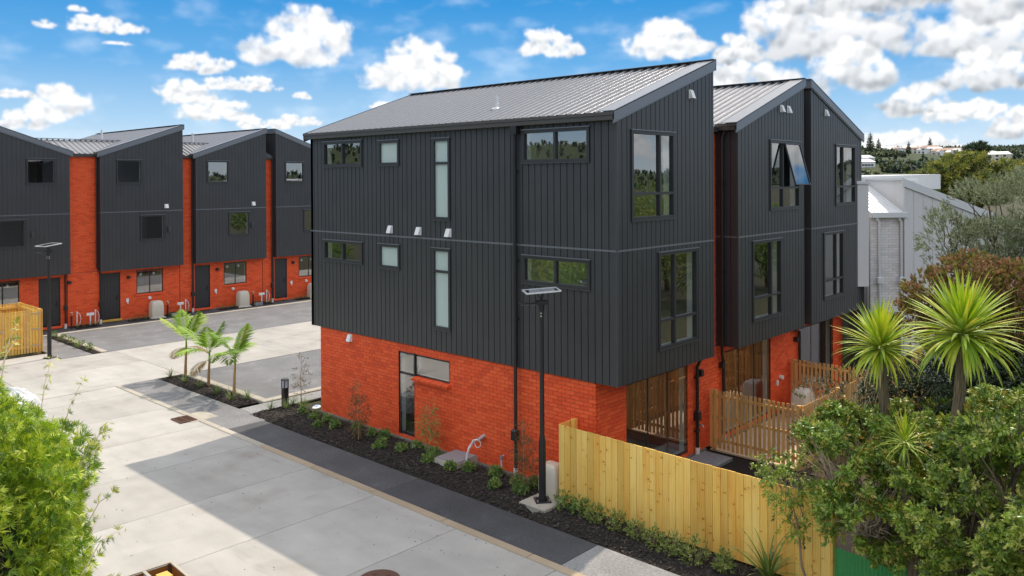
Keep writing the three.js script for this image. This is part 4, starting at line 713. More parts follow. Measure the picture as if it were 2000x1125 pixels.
const P = {
  bamboo: [[.36, .50, .012], [.50, .62, .02], [.25, .40, .012], [.60, .66, .04], [.14, .27, .012]],
  broad: [[.27, .40, .05], [.36, .50, .06], [.19, .30, .04], [.50, .58, .09], [.42, .53, .08], [.12, .20, .035], [.58, .58, .14]],
  broadMix: [[.24, .38, .05], [.32, .46, .06], [.15, .25, .035], [.50, .56, .08], [.38, .50, .08], [.58, .54, .12], [.22, .34, .06], [.34, .48, .07], [.17, .30, .04], [.44, .54, .09], [.28, .42, .06], [.55, .40, .08]],
  olive: [[.22, .26, .13], [.28, .32, .18], [.17, .21, .10], [.36, .39, .24]],
  red: [[.26, .19, .04], [.34, .20, .07], [.20, .19, .03], [.40, .24, .10], [.30, .27, .05], [.42, .22, .12]],
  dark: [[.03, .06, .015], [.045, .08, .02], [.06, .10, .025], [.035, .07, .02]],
  shrub: [[.17, .30, .06], [.24, .38, .07], [.11, .20, .05], [.34, .44, .09]],
  gold: [[.32, .38, .07], [.24, .31, .06], [.40, .43, .11], [.17, .25, .05]],
  bronze: [[.16, .12, .04], [.22, .14, .05], [.10, .12, .03], [.13, .09, .03]],
};
{ // bamboo hedge in the left foreground
  const b = thing('bamboo_hedge', 'bright green bamboo hedge filling the left foreground', 'bamboo', null, [-11.4, 0, .2]), r = rng(101);
  const lobes = []; for (const [x, z, y1, w] of [[-10.88, 1.0, 4.1, .38], [-10.98, .8, 4.2, .42], [-11.17, .66, 4.45, .45], [-11.53, .27, 4.8, .5], [-10.52, .04, 3.95, .42], [-10.86, -.32, 4.2, .5], [-11.27, -.77, 4.55, .55], [-10.36, -1.0, 3.55, .42], [-10.8, -1.52, 3.9, .5], [-10.35, -2.2, 3.3, .45], [-11.9, .9, 4.5, .55], [-11.45, 1.2, 4.0, .35]]) for (let y = y1 - .3; y > .3; y -= .5) lobes.push([x + 11.4 + (r() - .5) * .12, y, z - .2 + (r() - .5) * .12, w * (.9 + .25 * r()), .5, w * (.9 + .25 * r())]);
  foliage(b, 'foliage', lobes, 90000, G.bamboo, M.leaf, P.bamboo, 102, { scale: [.42, .75], lift: .0, shell: .75, hole: .04, freq: 3.2, jitter: .3 });
  for (let k = 0; k < 46; k++) { const x = -.9 + r() * 1.8 - .5, z = -3 + r() * 3.6, h = 3 + 1.6 * r(); mesh('culm', tube([V(x, 0, z), V(x + .05, h * .5, z + .03), V(x + (r() - .5) * .5, h, z + (r() - .5) * .5)], [.016, .014, .005], 6), M.twigPale, b); }
  // arching sprays that stand out over the driveway and above the top
  const o = new THREE.Object3D(), q = new THREE.Quaternion();
  const sprays = [[.86, 3.4, .3, .55, .55, -.35], [.85, 3.0, .35, .6, .4, -.4], [.88, 2.6, .4, .5, .3, -.2], [.8, 3.8, .0, .45, .65, -.5], [.86, 2.2, .42, .55, .28, -.3], [.75, 4.0, -.4, .35, .7, -.6], [.5, 4.3, -.9, .3, .8, -.4], [.2, 4.6, -.8, .25, .75, -.2], [-.2, 4.8, -.5, .2, .8, -.1], [.85, 1.9, .42, .5, .25, -.2], [.86, 3.2, -.3, .75, .5, -.7], [.6, 4.1, -1.6, .5, .7, -.6], [-.5, 4.9, -.2, .2, .7, 0], [.88, 2.8, .1, .6, .45, -.5], [.86, 2.4, -.2, .7, .3, -.6], [-.7, 5.1, .1, .1, .6, .1], [.3, 4.5, -1.6, .4, .8, -.5], [.8, 3.6, .45, .4, .5, -.1], [.82, 3.1, .6, .42, .35, -.1], [.8, 2.7, .65, .4, .3, 0], [.84, 3.3, .1, .5, .6, -.3], [.82, 2.3, .62, .45, .2, -.1], [.84, 2.9, .4, .5, .5, -.2]];
  sprays.filter((_, i) => i % 3 !== 1).forEach(([x, y, z, dx, dy, dz], si) => {
    const a = V(x + .12, y, z), e = V(x + .12 + dx, y + dy, z + dz), m = V((a.x + e.x) / 2, (a.y + e.y) / 2 + .12, (a.z + e.z) / 2), pts = [a, m, e], st = mesh('spray', tube(pts, [.006, .005, .002], 5), M.twigPale, b);
    const gs = []; for (let k = 0; k < 15; k++) { const t = .15 + .85 * k / 14, p = t < .5 ? a.clone().lerp(m, t * 2) : m.clone().lerp(e, t * 2 - 1); p.add(V((r() - .5) * .10, (r() - .5) * .10, (r() - .5) * .10)); q.setFromUnitVectors(up3, V(dx + (r() - .5), (r() - .5) * 1.2, dz + (r() - .5)).normalize()); o.position.copy(p); o.quaternion.copy(q); o.scale.setScalar(.32 + .3 * r()); o.updateMatrix(); const pc = P.bamboo[Math.floor(r() * 5)]; gs.push(paint(G.bamboo[k % 3].clone().applyMatrix4(o.matrix), [pc[0] * .8, pc[1] * .75, pc[2] * 1.6])); }
    mesh('leaves', merge(gs), M.leafV ??= Object.assign(leafMat(.5, .32), { vertexColors: true }), st);
  });
}
// cabbage trees: every strap leaf is a mesh
function strap(len, wid, bend, seed) { // arching blade along +y that falls towards -z
  const n = 7, f = [], L = [], C = [], Rr = []; let y = 0, z = 0, a = 0; for (let i = 0; i <= n; i++) { const t = i / n, w = wid / 2 * (t < .12 ? .55 + t * 3.6 : 1 - ((t - .12) / .88) ** 2.4) + .001; C.push(V(0, y, z)); L.push(V(-w, y + w * .2, z + w * .28)); Rr.push(V(w, y + w * .2, z + w * .28)); a = bend * t ** 1.6; y += Math.cos(a) * len / n; z -= Math.sin(a) * len / n; }
  for (let i = 0; i < n; i++) f.push([C[i], Rr[i], Rr[i + 1], C[i + 1]], [L[i], C[i], C[i + 1], L[i + 1]]); return quads(f);
}
const strapGeos = [[.80, .052, .12], [.85, .056, .3], [.80, .054, .6], [.80, .050, 1.05]].map(([l, w, b], i) => strap(l, w, b, i));
const strapMats = [[.36, .52, .015], [.48, .62, .02], [.56, .64, .06], [.26, .42, .015], [.66, .62, .05]].map((c) => { const m = leafMat(.66, .45); m.color = lin(...c); return m; });
const deadStrap = std([.40, .32, .14], .85);
function cabbageTree(label, head, base, scale, n, seed) {
  const t = thing('cabbage_tree', label, 'cabbage tree', 'cabbage trees on the right', [base[0], 0, base[2]]), r = rng(seed), H = V(head[0] - base[0], head[1], head[2] - base[2]);
  const pts = wander(V(0, 0, 0), H.clone().add(V(0, -.12, 0)), 6, .12, r); mesh('trunk', tube(pts, pts.map((_, i) => .10 - .025 * i / 6), 12), M.barkPale, t);
  for (let k = 0; k < n; k++) {
    const u = (k + .5) / n, el = lerp(1.45, -.55, u ** .9) + (r() - .5) * .25, az = k * 2.39996 + (r() - .5) * .5, bend = el > .9 ? 0 : el > .35 ? 1 : el > -.1 ? 2 : 3;
    const m = mesh('strap_leaf', strapGeos[bend], u > .95 && r() < .5 ? deadStrap : strapMats[Math.floor(r() * 5)], t);
    const d = V(Math.cos(az) * Math.cos(el), Math.sin(el), Math.sin(az) * Math.cos(el));
    const side = V().crossVectors(d, up3).normalize(), out = V().crossVectors(side, d).normalize();   // -z of the blade falls downwards
    m.quaternion.setFromRotationMatrix(new THREE.Matrix4().makeBasis(side, d, V().crossVectors(side, d)));
    m.position.copy(H).addScaledVector(d, .04); m.position.y += .12 * (1 - u); m.scale.setScalar(scale * (.82 + .36 * r()));
  }
}
cabbageTree('larger cabbage tree with the round spiky head at the right', [-.29, 4.36, 6.36], [-.55, 0, 6.15], 1.0, 295, 201);
cabbageTree('smaller cabbage tree left of the larger one', [-.02, 3.95, 5.11], [.05, 0, 5.25], .82, 230, 202);
cabbageTree('young low cabbage tree sprouting among the shrubs', [-.75, 2.75, 5.7], [-.6, 0, 5.75], .50, 60, 203);
// shrubs and trees of the right foreground
tree('leafy_shrub', 'sprawling broadleaf shrub hanging over the end of the pine fence', 'shrub', [.1, 0, 5.2], [[-.75, 2.25, 4.75, .62, .55, .6], [-1.0, 1.65, 5.0, .45, .5, .5], [-.25, 2.55, 4.7, .7, .5, .55], [-.6, 1.4, 5.3, .5, .55, .5], [.3, 2.5, 5.2, .8, .6, .7], [-.5, 2.0, 5.5, .6, .6, .5], [-.95, 2.55, 4.45, .35, .28, .35], [-.35, 1.7, 4.9, .5, .5, .4], [-.9, 1.9, 5.3, .4, .4, .4]], 9500, G.broad, M.leafGloss, P.broadMix, 301, { hole: .52, freq: 3.0, scale: [.7, 1.5], twigs: 14, r0: .06, mat: M.twigPale, lift: .1 });
tree('leafy_tree', 'dense dark green broadleaf tree in the bottom right corner', 'tree', [-.4, 0, 7.2], [[-1.1, 2.2, 6.4, .75, .75, .7], [-1.3, 2.6, 7.2, .8, .8, .7], [-.9, 3.2, 7.1, .8, .6, .7], [-1.5, 1.5, 6.9, .7, .8, .7], [-.6, 2.4, 6.6, .8, .7, .7], [-1.7, 2.2, 7.9, .8, .9, .7], [-.5, 3.3, 7.7, .9, .6, .7], [-1.0, 1.2, 6.2, .5, .6, .5]], 12500, G.broad, M.leafGloss, P.broad, 311, { hole: .52, freq: 3.0, scale: [.6, 1.5], twigs: 16, r0: .09, mat: M.barkPale, lift: .15 });
tree('leafy_shrub', 'mid green broadleaf shrub below the cabbage trees', 'shrub', [.6, 0, 6.2], [[.2, 2.4, 6.0, .9, .7, .8], [.9, 2.7, 6.6, .9, .7, .8], [.0, 3.0, 6.9, .7, .5, .7], [1.2, 2.3, 5.6, .9, .8, .8], [.5, 1.4, 5.6, .9, .9, .8], [1.0, 3.1, 7.4, .8, .6, .8]], 11000, G.broad, M.leafGloss, P.broadMix, 321, { hole: .48, freq: 2.8, scale: [.7, 1.4], twigs: 8, r0: .07, mat: M.barkPale });
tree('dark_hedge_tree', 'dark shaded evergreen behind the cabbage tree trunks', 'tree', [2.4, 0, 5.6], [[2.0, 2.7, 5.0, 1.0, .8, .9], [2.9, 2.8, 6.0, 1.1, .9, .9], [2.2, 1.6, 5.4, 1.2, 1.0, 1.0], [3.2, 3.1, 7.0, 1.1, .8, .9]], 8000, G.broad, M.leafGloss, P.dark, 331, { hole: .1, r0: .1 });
tree('bronze_shrub', 'reddish bronze leaved shrub behind the larger cabbage tree', 'shrub', [3.3, 0, 5.7], [[2.75, 4.55, 5.05, .55, .5, .5], [3.2, 4.85, 5.6, .7, .5, .6], [3.6, 4.6, 6.2, .7, .6, .6], [2.9, 4.0, 5.5, .8, .7, .7], [3.5, 3.9, 6.4, .9, .8, .8], [2.6, 4.1, 4.9, .45, .5, .45]], 5600, G.red, M.leaf, P.red, 341, { hole: .22, freq: 2.6, r0: .07, lift: .8 });
tree('olive_tree', 'grey green olive tree in front of the white house', 'tree', [5.9, 0, 5.4], [[5.17, 5.5, 4.75, .75, .6, .7], [5.72, 6.1, 5.35, .9, .6, .8], [6.32, 6.3, 6.15, 1.0, .6, .9], [6.02, 5.3, 5.45, 1.0, .7, .9], [6.62, 5.5, 6.45, 1.1, .9, 1.0], [5.42, 4.8, 4.95, .7, .6, .7], [6.72, 4.6, 5.85, 1.2, .9, 1.0]], 7000, G.olive, M.leafDull, P.olive, 351, { hole: .3, freq: 1.9, r0: .09, lift: .9, mat: M.bark, twigs: 6 });
tree('twiggy_shrub', 'bare twiggy shrub in front of the picket fences', 'shrub', [.5, 0, 4.2], [[.1, 2.75, 4.1, .55, .6, .5], [.45, 3.0, 4.5, .6, .55, .5], [-.15, 2.4, 4.3, .5, .5, .45], [.3, 2.2, 4.0, .5, .5, .5]], 420, G.small, M.leaf, P.bronze, 361, { hole: .2, twigs: 22, r0: .045, mat: M.twigPale });
tree('drooping_sapling', 'thin sapling with drooping leaves standing before the pine fence', 'sapling', [-.72, 0, 4.2], [[-.75, 1.75, 3.85, .42, .35, .35], [-.85, 1.3, 4.0, .3, .3, .3], [-.65, 1.95, 3.55, .3, .25, .3], [-.7, .95, 4.0, .22, .2, .22], [-.8, 2.1, 4.1, .3, .25, .3]], 300, G.broad, M.leafGloss, P.broad, 371, { r0: .02, twigs: 5, mat: M.twig, lift: -1.2, scale: [.8, 1.2], fork: .7 });

// saplings tied to stakes along the brick wall
const sap = (label, x, z, h, pal, seed, n) => { const t = thing('staked_sapling', label, 'sapling', 'thin saplings along the brick wall', [x, .03, z]), r = rng(seed), p = wander(V(0, 0, 0), V((r() - .5) * .1, h, (r() - .5) * .1), 6, .06, r); mesh('stem', tube(p, p.map((_, i) => .014 - .010 * i / 6), 6), M.stake, t);
  const g = []; for (let k = 0; k < 14; k++) { const a = p[1 + Math.floor(r() * 5)], e = a.clone().add(V((r() - .5) * .55, .05 + .2 * r(), (r() - .5) * .55)), q = wander(a, e, 3, .08, r); g.push(tube(q, [.005, .004, .003, .002], 4)); } mesh('twigs', merge(g), M.twig, t);
  foliage(t, 'leaves', [[0, h * .30, 0, .22, h * .2, .22], [.02, h * .55, 0, .24, h * .22, .24], [0, h * .82, .02, .15, h * .18, .15]], n, G.fern, M.leafDull, pal, seed, { scale: [.7, 1.2], lift: -.2, shell: .3 }); };
sap('bronze leaved sapling left of the tall window', -.9, -7.45, 1.55, P.bronze, 401, 240); sap('green tipped sapling right of the tall window', -.35, -5.35, 1.35, P.shrub, 402, 200); sap('wispy bronze sapling just behind the near lamp post', -.62, -2.0, 1.55, P.bronze, 403, 260); sap('sparse grey sapling beside the bollard light', .05, -11.55, 1.5, P.bronze, 404, 90);
// low plants
const lowG = { shrub: G.small, gold: G.small };
function lowShrub(label, x, z, h, pal, seed, group, n = 90) { const t = thing('low_shrub', label, 'shrub', group, [x, .04, z]), r = rng(seed); const g = []; for (let k = 0; k < 6; k++) g.push(tube([V((r() - .5) * .05, 0, (r() - .5) * .05), V((r() - .5) * .3, h * .7, (r() - .5) * .3)], [.006, .003], 5)); mesh('stems', merge(g), M.twig, t); foliage(t, 'leaves', [[0, h * .5, 0, h * .48, h * .5, h * .48], [(r() - .5) * .12, h * .35, (r() - .5) * .12, h * .5, h * .35, h * .5]], n, lowG.shrub, M.leaf, pal, seed, { scale: [.6, 1.1], lift: .6, shell: .4 }); }
const bladeG = strap(.42, .014, .9, 1), bladeM = [[.16, .25, .04], [.24, .32, .06], [.12, .19, .04]].map((c) => { const m = leafMat(.5, .3); m.color = lin(...c); return m; });
function tuft(label, x, z, s, seed, group, n = 34) { const t = thing('grass_tuft', label, 'grass tuft', group, [x, .03, z]), r = rng(seed); const gs = []; const o = new THREE.Object3D(); for (let k = 0; k < n; k++) { o.position.set((r() - .5) * .06, 0, (r() - .5) * .06); o.rotation.set(0, r() * 6.283, 0); o.rotateX(-.15 - .7 * r()); o.scale.setScalar(s * (.7 + .6 * r())); o.updateMatrix(); gs.push(bladeG.clone().applyMatrix4(o.matrix)); } for (let k = 0; k < 3; k++) mesh('blades', merge(gs.filter((_, i) => i % 3 === k)), bladeM[k], t); }
{
  let s = 500; const wall = [[-.52, -10.6, .26], [-.55, -9.9, .3], [-.54, -9.33, .34], [-.95, -9.2, .22], [-.67, -8.79, .36], [-.30, -8.3, .25], [-.45, -7.5, .3], [-.34, -7.1, .35], [-.88, -6.54, .36], [-.71, -6.0, .3], [-.3, -5.9, .26], [-.52, -5.0, .42], [-.78, -4.9, .3], [-.8, -4.1, .3], [-.55, -3.75, .32], [-.4, -3.05, .36], [-.92, -2.6, .32], [-.48, -2.33, .42], [-.75, -2.0, .4], [-.3, -2.0, .34]];
  wall.forEach(([x, z, h], i) => lowShrub(`${ORD[i]} low green shrub in the brick wall bed, counted from the bollard`, x, z, h * .66, P.shrub, s++, 'low shrubs in the brick wall bed', 70 + Math.round(h * 200)));
  const fence = [[-.72, -.85, .36], [-.72, -.42, .34], [-.8, .02, .34], [-.86, .55, .40], [-.88, 1.02, .36], [-.95, 1.45, .36], [-1.0, 1.9, .42], [-.98, 2.35, .42], [-.95, 2.85, .34]];
  fence.forEach(([x, z, h], i) => lowShrub(`${ORD[i]} small golden shrub at the pine fence, counted from the lamp post`, x, z, h, i < 2 ? P.shrub : P.gold, s++, 'small shrubs along the pine fence', 110));
  [[-.92, -11.6], [-.55, -11.35], [-.1, -11.2], [-.2, -11.6]].forEach(([x, z], i) => tuft(`${ORD[i]} grass tuft around the bollard light, counted from the footpath`, x, z, .85, s++, 'grass tufts by the bollard'));
  [[-1.07, -17.74], [-1.06, -16.68], [-1.06, -15.69], [-1.1, -14.5], [-1.15, -13.5], [-.75, -13.2]].forEach(([x, z], i) => tuft(`${ORD[i]} grassy tuft in the palm bed, counted from the street`, x, z, i === 4 ? 1.05 : .85, s++, 'grass tufts in the palm bed'));
  tuft('tall wispy grass tuft at the foot of the drooping sapling', -.75, 3.55, 1.9, s++, null, 40);
  [-28.6, -27.6, -26.6, -25.6, -24.7].forEach((z, i) => lowShrub(`${ORD[i]} small plant in the narrow bed by the left lamp, counted from the houses`, -1.16, z, .26, P.shrub, s++, 'small plants in the narrow bed', 60));
  [.35, .62, .95, 1.2, 2.75, 3.1, 3.45, 4.6, 5.1, 5.5, 7.4, 7.75, 8.1, 9.3, 9.7, 10.15, 11.95, 12.35, 13.4].forEach((x, i) => tuft(`${ORD[i]} dark grass tuft along the far row, counted from the left`, x, -30.3, .75, s++, 'grass tufts along the far row', 20));
}
// young palms: each frond a mesh of leaflets on a rib
function frond(len, bend, seed, fold) {
  const r = rng(seed), n = 9, pts = []; let y = 0, z = 0; for (let i = 0; i <= n; i++) { pts.push(V(0, y, z)); const a = bend * (i / n) ** 1.2; y += Math.cos(a) * len / n; z -= Math.sin(a) * len / n; }
  const g = [tube(pts, pts.map((_, i) => .010 - .008 * i / n), 5)], m = new THREE.Matrix4(), e = new THREE.Euler();
  for (let k = 0; k < 38; k++) { const t = .16 + .84 * k / 37, i = Math.min(n - 1, Math.floor(t * n)), p = pts[i].clone().lerp(pts[i + 1], t * n - i), tan = V().subVectors(pts[i + 1], pts[i]), pa = Math.atan2(-tan.z, tan.y), ll = len * .40 * Math.sin(Math.PI * Math.min(.97, t * .82 + .14)) * (.85 + .3 * r()); for (const s of [-1, 1]) { const lf = leafGeo(ll, .028, { droop: .4, fold: .2, segs: 1 }); e.set(-pa, 0, 0, 'XYZ'); m.makeRotationFromEuler(e); const m2 = new THREE.Matrix4().makeRotationFromEuler(new THREE.Euler(fold * .6, 0, -s * (.85 + .15 * r()), 'YXZ')); m.multiply(m2); m.setPosition(p); g.push(lf.applyMatrix4(m)); } }
  return merge(g);
}
const frondG = [[1.0, .4, 1, .1], [1.05, .75, 2, .2], [1.0, 1.2, 3, .3], [.95, 1.8, 4, .4]].map((a) => frond(...a)), frondM = [[.24, .40, .02], [.36, .48, .03], [.16, .30, .015]].map((c) => { const m = leafMat(.75, .2); m.color = lin(...c); return m; }), frondDead = std([.32, .22, .10], .9);
function palm(label, x, z, h, fr, seed) {
  const t = thing('young_palm', label, 'palm', 'young palms beside the footpath', [x, .02, z], seed), p = [V(0, 0, 0), V(.01, h * .5, .01), V(.03, h, .02)]; mesh('trunk', tube(p, [.055, .042, .034], 10), M.stake, t);
  const cs = mesh('crownshaft', tube([V(.03, h, .02), V(.03, h + .28, .02)], [.036, .026], 8), frondM[0], t);
  for (const [az, el0, b, dead] of fr) { const el = dead ? el0 : el0 + .12; const m = mesh('frond', frondG[b], dead ? frondDead : frondM[Math.floor(Math.abs(az * 7)) % 3], t); const d = V(Math.cos(az) * Math.cos(el), Math.sin(el), Math.sin(az) * Math.cos(el)), side = V().crossVectors(d, up3).normalize(); m.quaternion.setFromRotationMatrix(new THREE.Matrix4().makeBasis(side, d, V().crossVectors(side, d))); m.position.set(.03, h + (dead ? .02 : .22), .02); m.scale.setScalar(dead ? .85 : 1.22 + .1 * Math.sin(az * 5)); }
}
palm('leftmost young palm, nearest the street', -.62, -17.6, .98, [[3.6, 1.0, 1], [-.6, .9, 1], [4.8, 1.2, 0], [1.2, 1.15, 0], [2.6, .2, 2, 1], [.3, .1, 2, 1]], 0);
palm('middle young palm of the three', -.75, -15.7, .85, [[3.9, .95, 1], [-.4, .7, 2], [2.2, 1.1, 0], [5.2, .8, 2], [3.1, .5, 2], [.8, 1.2, 0], [2.9, 0, 2, 1]], 0);
palm('rightmost young palm, nearest the footpath corner', -.72, -14.1, .95, [[3.4, 1.05, 1], [5.6, .55, 2], [-.3, 1.1, 0], [2.0, .7, 2], [4.4, .35, 3], [1.0, 1.25, 0], [5.0, .2, 3]], 0);

// ================================================================ the white house beyond, hills and what the windows mirror
{
  const w = thing('white_house', 'white clad house with pale brick behind the olive tree', 'house', null, [14.65, 0, .4], -47.12 * D2R);
  const X = (px, z = 0) => (px - 998.8) / 1602 * (27 - z) - 12.407, Y = (py, z = 0) => 6.73 - (py - 357.7) / 1602 * (27 - z);
  const F0 = frameOf([1, 0, 0], [0, 0, 1], [0, 0, 0]), FA = frameOf([1, 0, 0], [0, 0, 1], [0, 0, 1.0]);
  brickWall(w, F0, X(1700), X(1772), 0, Y(437), [], { each: 290, variants: M.wbrick, tones: [[.72, .69, .68], [.67, .64, .63], [.76, .73, .72]], mortar: M.wmortar, merged: M.brickV, seed: 9, lining: false });
  // left wing
  mesh('wing_wall', box(X(1668, .9), X(1697, .9), Y(572, .9), Y(372, .9), -4, .9), M.wwall, w); mesh('wing_base', box(X(1668, .9), X(1694, .9), -.1, Y(572, .9) - .004, -3.8, .7), M.black, w);
  mesh('wing_flashing', box(X(1668, .9), X(1698, .9), Y(372, .9) + .003, Y(366, .9), -4, .94), M.wroof, w);
  // lower roof with its gutter, and the ribbed wall above it
  const g = []; for (let k = 0; k < 9; k++) { const a = lerp(X(1699), X(1768), k / 9), b = lerp(X(1699), X(1768), (k + 1) / 9); g.push([V(a, Y(428), .15), V(b - .02, Y(428), .15), V(b - .02, Y(428) + .9, -2.6), V(a, Y(428) + .9, -2.6)], [V(b - .02, Y(428), .15), V(b, Y(428) + .03, .15), V(b, Y(428) + .93, -2.6), V(b - .02, Y(428) + .9, -2.6)]); }
  mesh('lower_roof', quads(g), M.wroof, w);
  mesh('gutter', bevelBox(X(1698), X(1768), Y(437), Y(427), .03, .2, .01), M.wroof, w);
  for (let k = 0; k < 18; k++) { const a = lerp(X(1690, -2.7), X(1790, -2.7), k / 18), b = lerp(X(1690, -2.7), X(1790, -2.7), (k + 1) / 18); mesh('cladding_board', box(a + .004, b - .008, Y(432, -2.7), Y(366, -2.7), -2.72, -2.66), M.wwall, w); }
  mesh('wall', box(X(1690, -2.7), X(1790, -2.7), 0, Y(366, -2.7), -2.9, -2.73), M.wwall, w); mesh('wall_cap', box(X(1688, -2.7), X(1790, -2.7), Y(366, -2.7) + .002, Y(361, -2.7), -2.95, -2.6), M.wroof, w);
  for (const px of [1716, 1759]) { const d = mesh('downpipe', pipe([[X(px - 6), Y(438), .12], [X(px - 4), Y(442), .12], [X(px), Y(446), .07], [X(px), 0, .07]], .045, 8), M.wroof, w); mesh('leaf_diverter', bevelBox(X(px) - .09, X(px) + .09, Y(565), Y(553), .0, .18, .02), M.wroof, d); }
  // right gable
  const gx0 = X(1767, .15), gx1 = gx0 + 4.6, sl = -.40, top = (x) => Y(366, .15) + sl * (x - gx0);
  for (let k = 0; k < 15; k++) { const a = lerp(gx0, gx1, k / 15), b = lerp(gx0, gx1, (k + 1) / 15); mesh('cladding_board', slopeBox(a + .005, b - .005, Y(576, .15), top(a), top(b), .10, .145), M.wwall, w); }
  mesh('wall', slopeBox(gx0, gx1, 0, top(gx0), top(gx1), -.5, .095), M.wwall, w);
  const rf = (dy0, dy1, z0, z1) => hexa([V(gx0 - .08, top(gx0) + dy0, z1), V(gx1, top(gx1) + dy0, z1), V(gx1, top(gx1) + dy0, z0), V(gx0 - .08, top(gx0) + dy0, z0)], [V(gx0 - .08, top(gx0) + dy1, z1), V(gx1, top(gx1) + dy1, z1), V(gx1, top(gx1) + dy1, z0), V(gx0 - .08, top(gx0) + dy1, z0)]);
  mesh('barge_board', rf(-.16, .10, .15, .20), M.wroof, w); mesh('roof', rf(.03, .09, -8, .145), M.wroof, w); mesh('side_wall', box(gx0 + .001, gx0 + .12, 0, top(gx0), -8, -.51), M.wwall, w);
  mesh('rear_roof', slopeBox(gx0 + .3, gx0 + 5.5, Y(366) - .4, Y(359), Y(352), -14, -8.1), M.wroof, w);
  const f = thing('dark_fence', 'short black fence panel at the far corner of the near block', 'fence', null, [13.9, 0, .3], -.4); for (let k = 0; k < 7; k++) mesh('slat', box(-.2, 1.0, .2 + k * .29, .46 + k * .29, -.03, .03), M.black, f); for (const x of [-.2, .95]) mesh('post', box(x, x + .06, 0, 2.3, -.09, -.031), M.black, f); mesh('cap', box(-.24, 1.05, 2.301, 2.36, -.1, .06), M.alu, f);
}
// ---- hills: a ring of terrain from 220 m out
const hillH = (x, z) => { const d = Math.hypot(x, z), a = Math.atan2(z, x), west = smooth(1.5, 2.6, Math.abs(a)); const ridge = 35 * (1 - .62 * smooth(.05, .6, a) * (1 - smooth(2.0, 2.6, a))) + 7 * fbm(a * 2.2 + 4, d * .001, 3) + 14 * west * (1 + .6 * fbm(a * 5, 1, 3)); return -1 + ridge * smooth(380, 1000, d) + 5 * fbm(x * .006, z * .006, 4) * smooth(350, 700, d); };
{
  const nr = 26, na = 220, g = new THREE.BufferGeometry(), p = [], uv = [], ix = [];
  for (let i = 0; i <= nr; i++) for (let j = 0; j <= na; j++) { const d = 220 + 1400 * (i / nr) ** 1.3, a = j / na * 6.2832, x = Math.cos(a) * d, z = Math.sin(a) * d; p.push(x, i === 0 ? -1.5 : hillH(x, z), z); uv.push(x, z); }
  for (let i = 0; i < nr; i++) for (let j = 0; j < na; j++) { const q = i * (na + 1) + j; ix.push(q, q + 1, q + na + 1, q + 1, q + na + 2, q + na + 1); }
  g.setAttribute('position', new THREE.Float32BufferAttribute(p, 3)); g.setAttribute('uv', new THREE.Float32BufferAttribute(uv, 2)); g.setIndex(ix); g.computeVertexNormals(); structure('hills', g, M.hill);
}
const HOMES = []; for (let k = 0; k < 34; k++) { const a = -.350 + .15 * ((k * .618) % 1), d = 660 + 330 * ((k * .383 + .1) % 1); HOMES.push([Math.cos(a) * d, Math.sin(a) * d]); }
{ // woodland on the slopes: clumps nobody could count
  const r = rng(601), n = 17000, o = new THREE.Object3D(), c = new THREE.Color(), pal = [[.035, .06, .03], [.05, .085, .035], [.08, .12, .04], [.13, .15, .05], [.04, .07, .045]];
  const spots = []; for (let k = 0; k < n; k++) { const inView = k < 9000, a = inView ? -.42 + .34 * r() : r() * 6.2832, d = inView ? 610 + 470 * r() : 450 + 650 * r(), x = Math.cos(a) * d, z = Math.sin(a) * d; if (inView && perlin(x * .012, z * .012) < -.12) continue; if (HOMES.some(([hx, hz]) => { const hd = Math.hypot(hx, hz), along = (x * hx + z * hz) / hd, off = Math.abs(x * hz - z * hx) / hd; return off < 12 && along > hd - 75 && along < hd + 9; })) continue; spots.push([x, z, r]); }
  G.clump.forEach((geo, gi) => { const mine = spots.filter((_, i) => i % 2 === gi), im = new THREE.InstancedMesh(geo, M.leafDull, mine.length); mine.forEach(([x, z], i) => { const s = 2.0 + 2.6 * r(); o.position.set(x, hillH(x, z) - .5 + s * .4, z); o.rotation.set((r() - .5) * .4, r() * 6.28, (r() - .5) * .4); o.scale.set(s, s * (.9 + .8 * r()), s); o.updateMatrix(); im.setMatrixAt(i, o.matrix); const q = pal[Math.floor(r() * 5)]; im.setColorAt(i, c.setRGB(...q)); }); im.name = numbered('hillside_woodland'); im.userData = { kind: 'stuff', label: 'wooded hillside beyond the white house', category: 'woodland' }; scene.add(im); });
}
